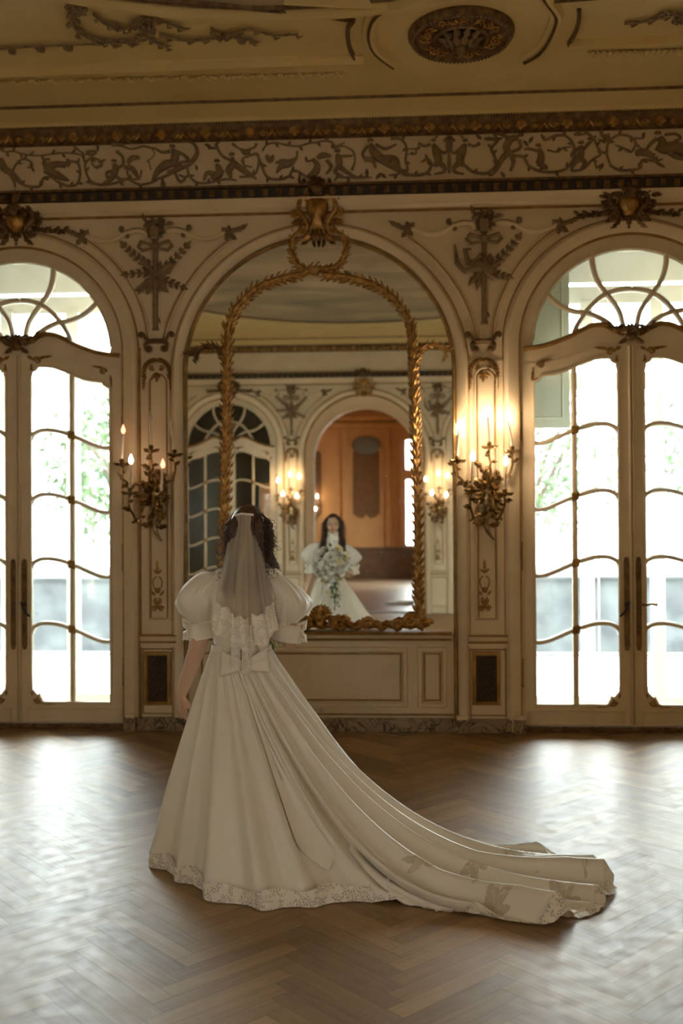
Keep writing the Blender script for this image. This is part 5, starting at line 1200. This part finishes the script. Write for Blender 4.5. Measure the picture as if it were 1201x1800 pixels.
# puff sleeves with cuffs and bows
def sleeve(top, mid, cuff, rx, ry, seed, outx, side):
    b = MB(); vs = []; n = 64; m_ = 22
    for i in range(m_+1):
        t_ = i/m_; c = top.lerp(mid, min(1, t_*2)) if t_ < .5 else mid.lerp(cuff, (t_-.5)*2)
        prof = math.sin(PI*(.10+.82*t_)**.86)**.62 if 0 < t_ < 1 else .38
        prof = max(prof, .50 if t_ > .5 else .30)
        w_ = prof*(1+.10*math.sin(PI*t_)); 
        for k in range(n):
            a = 2*PI*k/n; pl = .05*(abs(math.sin(6.5*a+seed+1.6*math.sin(3*t_)))-.6)*(abs(t_-.45)*1.8+.35)+.06*math.sin(4*a+seed*2+4*t_)+.045*math.sin(7*a-6*t_+seed)+.02*math.sin(17*a+9*t_)
            vs.append(c+Vector((rx*w_*math.cos(a)*(1+pl)+outx*.02*math.sin(PI*t_), ry*w_*math.sin(a)*(1+pl), .012*math.sin(5*a+seed)*math.sin(PI*t_)-(.022*math.sin(PI*t_)*max(0, outx*math.cos(a))))))
    b.add(vs, [(i*n+k, i*n+(k+1) % n, (i+1)*n+(k+1) % n, (i+1)*n+k) for i in range(m_) for k in range(n)])
    sl = bpart(b, 'puff_sleeve', 'sleeve')
    b = MB(); d = (cuff-mid).normalized(); cz = cuff+Vector((0, 0, -.005)); vs = []
    for i, (h, r_) in enumerate(((.012, .058), (.0, .068), (-.03, .066), (-.058, .067), (-.072, .066), (-.072, .060), (0, .058))):
        for k in range(40): a = 2*PI*k/40; vs.append(cz+Vector((r_*math.cos(a)*(1.08+.01*math.sin(9*a)), r_*math.sin(a), h-.012*math.cos(a)*side*-1)))
    b.add(vs, [(i*40+k, i*40+(k+1) % 40, (i+1)*40+(k+1) % 40, (i+1)*40+k) for i in range(6) for k in range(40)]); bpart(b, 'cuff', 'satin')
    b = MB(); q = cz+Vector((outx*.074, -.012, -.028))
    for s2, L_ in ((1, .045), (-1, .04)):
        b.tube([q, q+Vector((outx*.012, -.006, s2*.018)), q+Vector((outx*.020, -.002, s2*L_)), q+Vector((-outx*.012, -.01, s2*L_*.8)), q], [.006, .014, .017, .013, .006], 8)
    b.ell(q, (.011, .011, .011), 8, 6); b.tube([q, q+Vector((outx*.01, 0, -.05))], [.006, .014], 6); bpart(b, 'cuff_bow', 'satin')
sleeve(BP(377, 1004), BP(358, 1048), BP(359, 1094), .108, .112, 1.0, -1, 1)
sleeve(BP(478, 1010), BP(502, 1052), BP(503, 1098), .095, .108, 2.4, 1, -1)

# skirt and train: hem outline on the floor, paths from the waist
HEM = [(1066, 1562, -52), (1040, 1530, -40), (1004, 1508, -20)]
hp = [(ZC(px, py, 0), a) for px, py, a in HEM]
hp += [((.34, -2.90), -6), ((-.10, -2.72), 12), ((-.48, -2.50), 50), ((-.82, -2.42), 95), ((-1.08, -2.50), 130), ((-1.24, -2.70), 160), ((-1.22, -2.95), 180)]
hp += [(ZC(px, py, 0), a) for px, py, a in ((289, 1532, 200), (322, 1548, 212), (362, 1574, 224), (410, 1591, 234), (490, 1598, 246), (565, 1591, 255), (640, 1586, 262), (735, 1592, 268), (820, 1610, 275), (900, 1622, 282), (960, 1624, 290), (1008, 1613, 298), (1046, 1592, 304))]
q = cr([(p[0], p[1], a if a < -1 or True else a) for p, a in hp[:3]+hp[3:]]+[(hp[0][0][0], hp[0][0][1], 308)], 16)
# resample by arclength
acc = [0]
for i in range(1, len(q)): acc.append(acc[-1]+(Vector(q[i][:2])-Vector(q[i-1][:2])).length)
NT = 420; hem = []; j = 0
for i in range(NT):
    s_ = acc[-1]*i/NT
    while acc[j+1] < s_: j += 1
    f = (s_-acc[j])/max(1e-9, acc[j+1]-acc[j]); hem.append(q[j].lerp(q[j+1], f))
wr_x, wr_y = .142, .112; NS = 64
# unwrap the waist angle
def skirtP(i, s):
    h = hem[i % NT]; a = R(h[2]); wx, wy = BX+wr_x*math.cos(a), BY+wr_y*math.sin(a); dx, dy = h[0]-wx, h[1]-wy; L_ = math.hypot(dx, dy)
    p = .85+1.75*max(0, min(1.1, (L_-.32)/1.2)); 
    k = s**(1+.35*max(0, min(1, p-1))); u = k
    z = ZW*(1-u)**p
    z = z*(1-.0)+.0
    return Vector((wx+dx*u, wy+dy*u, z)), L_
def ridge(t, s, L_):
    tr = max(0, min(1, (L_-.55)/.7))
    ph = 2*PI*t; big = .5+.5*math.sin(19*ph+1.7*math.sin(3*ph)+.8*math.sin(7*ph)+s*.8); big = big**1.6
    mid = .5+.5*math.sin(41*ph+2.2*math.sin(5*ph)-1.2*s)
    fine = .5+.5*math.sin(83*ph+1.5*math.sin(9*ph))
    A = (.011+.058*min(1, s*1.35))*(.75+.65*tr*(.4+.6*s)); 
    return A*(big-.35)+.014*(mid-.5)*(.4+tr*.9*s)+.006*(fine-.5)*max(0, 1-s*2.2)
grid = []
P0 = [[skirtP(i, j/NS) for i in range(NT)] for j in range(NS+1)]
for j in range(NS+1):
    row = []; s_ = j/NS
    for i in range(NT):
        p, L_ = P0[j][i]; dt = P0[j][(i+1) % NT][0]-P0[j][i-1][0]; ds = P0[min(NS, j+1)][i][0]-P0[max(0, j-1)][i][0]; nn = dt.cross(ds)
        if nn.length > 1e-9: nn.normalize()
        out = Vector((p.x-BX, p.y-BY, .25)); 
        if nn.dot(out) < 0: nn = -nn
        tr = max(0, min(1, (L_-.7)/.6))
        if tr > 0: nn = nn.lerp(Vector((0, 0, 1)), tr*s_**2*.8).normalized()
        p2 = p+nn*ridge(i/NT, s_, L_)*min(1, s_*6+.15)
        # train rests on the floor: lift the crumpled end
        if tr > 0 and s_ > .72: p2.z += .055*tr*(1 if p.y < -3.02 else .15)*min(1, (s_-.72)/.2)*max(0, math.sin(31*2*PI*i/NT+1.5*math.sin(10*PI*i/NT)))
        p2.z = max(.006 if L_ > .75 else .03+.012*math.sin(i*.35), p2.z); row.append(p2)
    grid.append(row)
b = MB(); b.add([p for r_ in grid for p in r_], [(j*NT+i, j*NT+(i+1) % NT, (j+1)*NT+(i+1) % NT, (j+1)*NT+i) for j in range(NS) for i in range(NT)])
skirt = bpart(b, 'skirt_and_train', 'satin', angle=180)
sd = skirt.modifiers.new('thickness', 'SOLIDIFY'); sd.thickness = .004; sd.offset = -1
def gp(i, s):                       # point on the finished skirt
    i %= NT; f = s*NS; j = min(NS-1, int(f)); return grid[j][int(i)].lerp(grid[j+1][int(i)], f-j)
def gn(i, s):
    i = int(i) % NT; a = gp(i+2, s)-gp(i-2, s); c_ = gp(i, min(1, s+.03))-gp(i, max(0, s-.03)); nn = a.cross(c_).normalized(); p = gp(i, s)
    return nn if nn.dot(Vector((p.x-BX, p.y-BY, .35))) > 0 else -nn
# lace hem
vs = []; K = 5
for i in range(NT):
    p = grid[NS][i]; inn = grid[NS-3][i]; d = Vector((p.x-inn.x, p.y-inn.y, 0)); d = d.normalized() if d.length > 1e-5 else Vector((1, 0, 0)); sc = .030+.018*abs(math.sin(i*.17))+.006*abs(math.sin(i*.85))
    onf = hem[i % NT]; L_ = P0[NS][i][1]; far = L_ > .75
    for k in range(K):
        t_ = k/(K-1); 
        if far: v = p-d*.03*(1-t_)*0+d*sc*t_+Vector((0, 0, .004-(p.z-.004)*t_*.6))
        else: v = p+gn(i, .97)*.004*(1-t_)+d*.008*t_+Vector((0, 0, .045*(1-t_)-max(0, p.z-.004)*t_ ))
        v.z = max(.003, v.z); vs.append(v)
b = MB(); b.add(vs, [(i*K+k, ((i+1) % NT)*K+k, ((i+1) % NT)*K+k+1, i*K+k+1) for i in range(NT) for k in range(K-1)]); o = bpart(b, 'lace_hem', 'lace', skirt, angle=180); o['label'] = 'scalloped lace hem edging'
# beaded lace patches on the train
def patch(i0, s0, wi, ws, n_=14):
    b = MB(); vs = []
    for a in range(n_+1):
        for c_ in range(n_+1):
            u, v = a/n_*2-1, c_/n_*2-1; k = math.sqrt(max(1e-6, u*u+v*v)); m_ = max(abs(u), abs(v)); th = math.atan2(v, u); rr = m_*(.75+.25*math.sin(5*th)+.08*math.sin(11*th))
            u2, v2 = u/k*rr, v/k*rr; fi = i0+u2*wi; s_ = min(.995, max(.02, s0+v2*ws)); i1 = int(math.floor(fi)); p = gp(i1, s_).lerp(gp(i1+1, s_), fi-i1); vs.append(p+gn(i1, s_)*.005)
    N = n_+1; b.add(vs, [(a*N+c_, (a+1)*N+c_, (a+1)*N+c_+1, a*N+c_+1) for a in range(n_) for c_ in range(n_)]); return bpart(b, 'lace_applique', 'applique', skirt, angle=180)
def nearest(px, py):
    best = None
    for j in range(8, NS+1):
        for i in range(NT):
            p = grid[j][i]; v = p-cam.location; k = v.dot(fw); x_, y_ = 600.5+CF*v.dot(rt)/k, 900-CF*v.dot(up)/k; e = (x_-px)**2+(y_-py)**2+k*14
            if best is None or e < best[0]: best = (e, i, j/NS)
    return best[1], best[2]
cam.matrix_world
cam.location = (0, -CD, CH)
for px, py, wi, ws in ((742, 1512, 7, .035), (835, 1517, 6, .03), (925, 1530, 12, .06), (860, 1597, 8, .04), (985, 1590, 8, .04), (845, 1555, 5, .03), (1020, 1545, 6, .03)):
    i_, s_ = nearest(px, py); patch(i_, s_, wi, ws)
# sash bow with long tail
i0, _ = nearest(435, 1230)
b = MB(); vs = []; nj = 46
for j in range(nj+1):
    s_ = .02+.80*j/nj; w_ = 2.0+9*(j/nj)*(1-.0*j/nj) if j < nj-5 else (2.0+9*(j/nj))*(nj-j)/5*.9+.5
    for k in range(7):
        fi = i0+2+(k/6-.5)*2*w_+2*j/nj; i1 = int(math.floor(fi)); vs.append(gp(i1, s_).lerp(gp(i1+1, s_), fi-i1)+gn(i1, s_)*(.010+.008*math.sin(PI*k/6)))
b.add(vs, [(j*7+k, (j+1)*7+k, (j+1)*7+k+1, j*7+k+1) for j in range(nj) for k in range(6)]); bpart(b, 'sash_tail', 'satin', angle=180)
kn = BP(433, 1168, BY-.128)
for s_, tip, nm in ((-1, BP(384, 1192, BY-.15), 'a'), (1, BP(474, 1180, BY-.14), 'b')):
    b = MB(); top = BP(388 if s_ < 0 else 468, 1140, BY-.15); vs = []
    for i in range(11):
        t_ = i/10
        for k in range(9):
            f = k/8; e = top.lerp(tip, f); p = kn.lerp(e, t_)+Vector((0, 0, .016*(1-t_)*(.5-f)*2)); p.y = kn.y-.022*math.sin(PI*t_**.8)-.012*math.sin(3*PI*f)*t_*.6-.008; vs.append(p)
    b.add(vs, [(i*9+k, (i+1)*9+k, (i+1)*9+k+1, i*9+k+1) for i in range(10) for k in range(8)]); o = bpart(b, 'sash_bow_loop', 'satin', angle=180); sdm = o.modifiers.new('thickness', 'SOLIDIFY'); sdm.thickness = .012
b = MB(); b.ell(kn+Vector((0, -.012, 0)), (.020, .018, .024), 12, 8); bpart(b, 'sash_knot', 'satin')
b = MB(); b.lathe((0, 0, 0), [(1, -.03), (1.03, -.02), (1.03, .02), (1, .03)], 48); b.v = [(BX+x*.141, BY+y*.113, ZW+z*.9) for x, y, z in b.v]; b.f = b.f[:-2]; bpart(b, 'waist_sash', 'satin')

# veil: two layers of tulle from a comb at the crown
def veil(name, tl, tr_, bots, lefts, rights, dy, seed, lace_h, nU=60, nV=50):
    vs = []; lv = []
    for j in range(nV+1):
        v = j/nV
        for i in range(nU+1):
            u = i/nU; fb = bots[0]+(bots[1]-bots[0])*0
            # bottom edge through control points with scallops
            x_b = lefts[-1][0]+(rights[-1][0]-lefts[-1][0])*u; k = u*(len(bots)-1); k0_ = min(len(bots)-2, int(k)); yb = bots[k0_]+(bots[k0_+1]-bots[k0_])*(k-k0_)+3*abs(math.sin(u*14))
            y_t = 905+1.5*math.sin(u*9); py = y_t+(yb-y_t)*v
            w0, w1 = tl, tr_
            ev = v**.9; px = (w0+(w1-w0)*u)*(1-ev)+x_b*ev
            yy = BY-.112-dy-.05*math.sin(min(1, v*1.6)*PI/2)-.0*v
            fold = .010*math.sin(u*30+seed+1.2*math.sin(v*3))*(.25+v)+.016*math.sin(u*13+seed*2+v)*(.2+v)
            edge = abs(u-.5)*2; yy += .075*edge**2.2*(1-.35*v)+fold
            vs.append(BP(px+3.5*math.sin(u*23+seed)*v, py, yy))
    b = MB(); n = nU+1; b.add(vs, [(j*n+i, (j+1)*n+i, (j+1)*n+i+1, j*n+i+1) for j in range(nV) for i in range(nU)]); o = bpart(b, name, 'tulle', angle=180)
    b = MB(); j0 = int(nV*(1-lace_h)); lv = []
    for j in range(j0, nV+1):
        for i in range(nU+1):
            p = vs[j*n+i].copy(); p.y -= .004
            if j == j0: p = p.lerp(vs[(j+1)*n+i], .5+.5*math.sin(i*.9)); p.y -= .004
            if j == nV: p.z -= .012*abs(math.sin(i*.6))
            lv.append(p)
    m_ = nV-j0; b.add(lv, [(j*n+i, (j+1)*n+i, (j+1)*n+i+1, j*n+i+1) for j in range(m_) for i in range(nU)]); q = bpart(b, 'veil_lace', 'veil_lace', o, angle=180); q['label'] = 'floral lace border of the veil'
    return o
M['veil_lace'] = lace('veil_lace', (.82, .76, .65), .70, 120)
veil('long_veil', 424, 446, [1168, 1172, 1180, 1174, 1165], [(0, 0), (398, 0)], [(0, 0), (462, 0)], .0, 1.0, .30)
veil('short_veil', 413, 446, [1098, 1112, 1132, 1140, 1132, 1128, 1100], [(0, 0), (368, 0)], [(0, 0), (490, 0)], .012, 2.2, .24)
b = MB(); b.tube([BP(413, 906, BY-.115), BP(425, 903, BY-.128), BP(446, 905, BY-.118)], .006, 6); bpart(b, 'veil_comb', 'pearl')
b = MB(); rp = LWr+Vector((-.02, .0, -.105)); 
hand_dir = Vector((.03, .16, -1)).normalized()
b.lathe((0, 0, 0), [(.0112, -.0015), (.0125, 0), (.0112, .0015)], 14); rot = hand_dir.to_track_quat('Z', 'Y').to_matrix(); c_ = LWr+Vector((0, 0, -.01))+hand_dir*.095; sdv = hand_dir.cross(Vector((-.75, -.65, -.1))).normalized()*.009; b.v = [tuple(rot @ Vector(v)+c_+sdv) for v in b.v]; b.f = b.f[:-2]; bpart(b, 'ring', 'brass')

# ---------------------------------------------------------------- bouquet, held at the waist in front
M['petal_w'] = mat('white_petals', (.90, .88, .80), .5); M['petal_y'] = mat('cream_petals', (.88, .80, .52), .5); M['sprig'] = mat('bouquet_leaves', (.10, .20, .07), .5, var=(.06, .13, .05), scale=20); M['ribbon'] = mat('ivory_ribbon', (.75, .70, .58), .4)
bq = Vector((BX+.05, BY+.30, 1.16))
bouquet = thing('bouquet', 'cascading bouquet of white and cream roses with green leaves, held in front of the bride', 'bouquet', tuple(bq))
def rose(name, m):
    b = MB(); vs = []
    for layer, (n_, r_, h, tilt) in enumerate(((3, .010, .032, .1), (4, .018, .034, .35), (5, .027, .032, .7), (5, .036, .026, 1.05))):
        for k in range(n_):
            a0 = 2*PI*k/n_+layer*.7; base = len(b.v); pv = []
            for i in range(5):
                t_ = i/4
                for j in range(5):
                    e = (j/4-.5)*2*PI/n_*1.25; rr = .004+(r_-.004)*(t_**(.6-.25*tilt))+.006*tilt*t_**3; hh = h*(t_**(1.0+.2*tilt))*(1-.18*(abs(j/4-.5)*2)**2*t_)-.004*tilt*t_**4
                    pv.append((rr*math.cos(a0+e), rr*math.sin(a0+e), hh-.006))
            b.add(pv, [(i*5+j, i*5+j+1, (i+1)*5+j+1, (i+1)*5+j) for i in range(4) for j in range(4)])
    b.ell((0, 0, .012), (.008, .008, .014), 8, 6)
    return b.build(name, m, bouquet)
rb = random.Random(9); r1 = rose('white_rose', 'petal_w'); r2 = rose('cream_rose', 'petal_y'); first = {0: True, 1: True}; pos = []
cand = [(rb.uniform(-.16, .16), rb.uniform(-.20, .19)) for _ in range(400)]
for x, z in cand:
    if (x/.16)**2+(z/.19)**2 > 1 or any((x-a)**2+(z-e)**2 < .052**2 for a, e in pos): continue
    pos.append((x, z))
pos += [(.0, -.23), (-.04, -.27), (.02, -.31), (-.17, -.05), (-.19, .02)]
for k, (x, z) in enumerate(pos):
    w_ = 1 if rb.random() < .3 else 0; src = (r1, r2)[w_]
    o = src if first[w_] else src.copy()
    if not first[w_]: COL.objects.link(o)
    first[w_] = False
    y = .11*math.sqrt(max(0, 1-min(1, (x/.2)**2+(z/.23)**2))); o.location = (x, y, z); d = Vector((x*2.2, .16+y, z*1.4)).normalized(); o.rotation_mode = 'QUATERNION'; o.rotation_quaternion = d.to_track_quat('Z', 'Y'); s_ = rb.uniform(.85, 1.35); o.scale = (s_,)*3; o.parent = bouquet
def bleaf():
    b = MB(); b.v = []; vs = []
    for i in range(7):
        t_ = i/6; w_ = .016*math.sin(PI*min(1, t_*.95+.04)); vs += [(-w_, t_*.07, .004*math.sin(PI*t_)), (0, t_*.07, .008*math.sin(PI*t_)+.001), (w_, t_*.07, .004*math.sin(PI*t_)), (0, t_*.07, -.001)]
    b.add(vs, [(i*4+k, i*4+(k+1) % 4, i*4+4+(k+1) % 4, i*4+4+k) for i in range(6) for k in range(4)]); return b.build('leaf', 'sprig', bouquet)
lf = bleaf(); fl = True
def putleaf(p, d, s_):
    global fl
    o = lf if fl else lf.copy()
    if not fl: COL.objects.link(o)
    fl = False; o.location = p; o.rotation_mode = 'QUATERNION'; o.rotation_quaternion = Vector(d).to_track_quat('Y', 'Z'); o.scale = (s_,)*3; o.parent = bouquet
for k in range(44):
    a = rb.uniform(0, 2*PI); r_ = rb.uniform(.5, 1.05); p = (.15*r_*math.cos(a), rb.uniform(-.02, .05), .18*r_*math.sin(a)); putleaf(p, (p[0], rb.uniform(.0, .08), p[2]), rb.uniform(.7, 1.2))
for k in range(26):
    t_ = k/25; putleaf((.02+.03*math.sin(k*1.7)+.02*t_, .04, -.17-.26*t_), (rb.uniform(-1, 1), .3, -.7), rb.uniform(.6, 1.0)*(1.1-.4*t_))
for p in ((.16, -.05, -.01), (.175, -.10, -.02), (.165, -.07, -.10), (.18, -.12, -.115)): putleaf(p, (.6, -.7, -.3 if p[2] < -.05 else .2), .9)
b = MB(); b.tube([(.03, -.10, -.09), (.02, .0, -.03), (0, .03, .0)], [.014, .017, .02], 8); b.tube([(.02, .03, -.10), (.03, .045, -.28), (.06, .04, -.44)], [.004, .003, .002], 6)
for k in range(5): b.tube([(.03, -.09, -.08), (.03+.006*k-.012, -.12, -.13-.008*k)], [.004, .003], 5)
b.build('stems', 'sprig', bouquet)
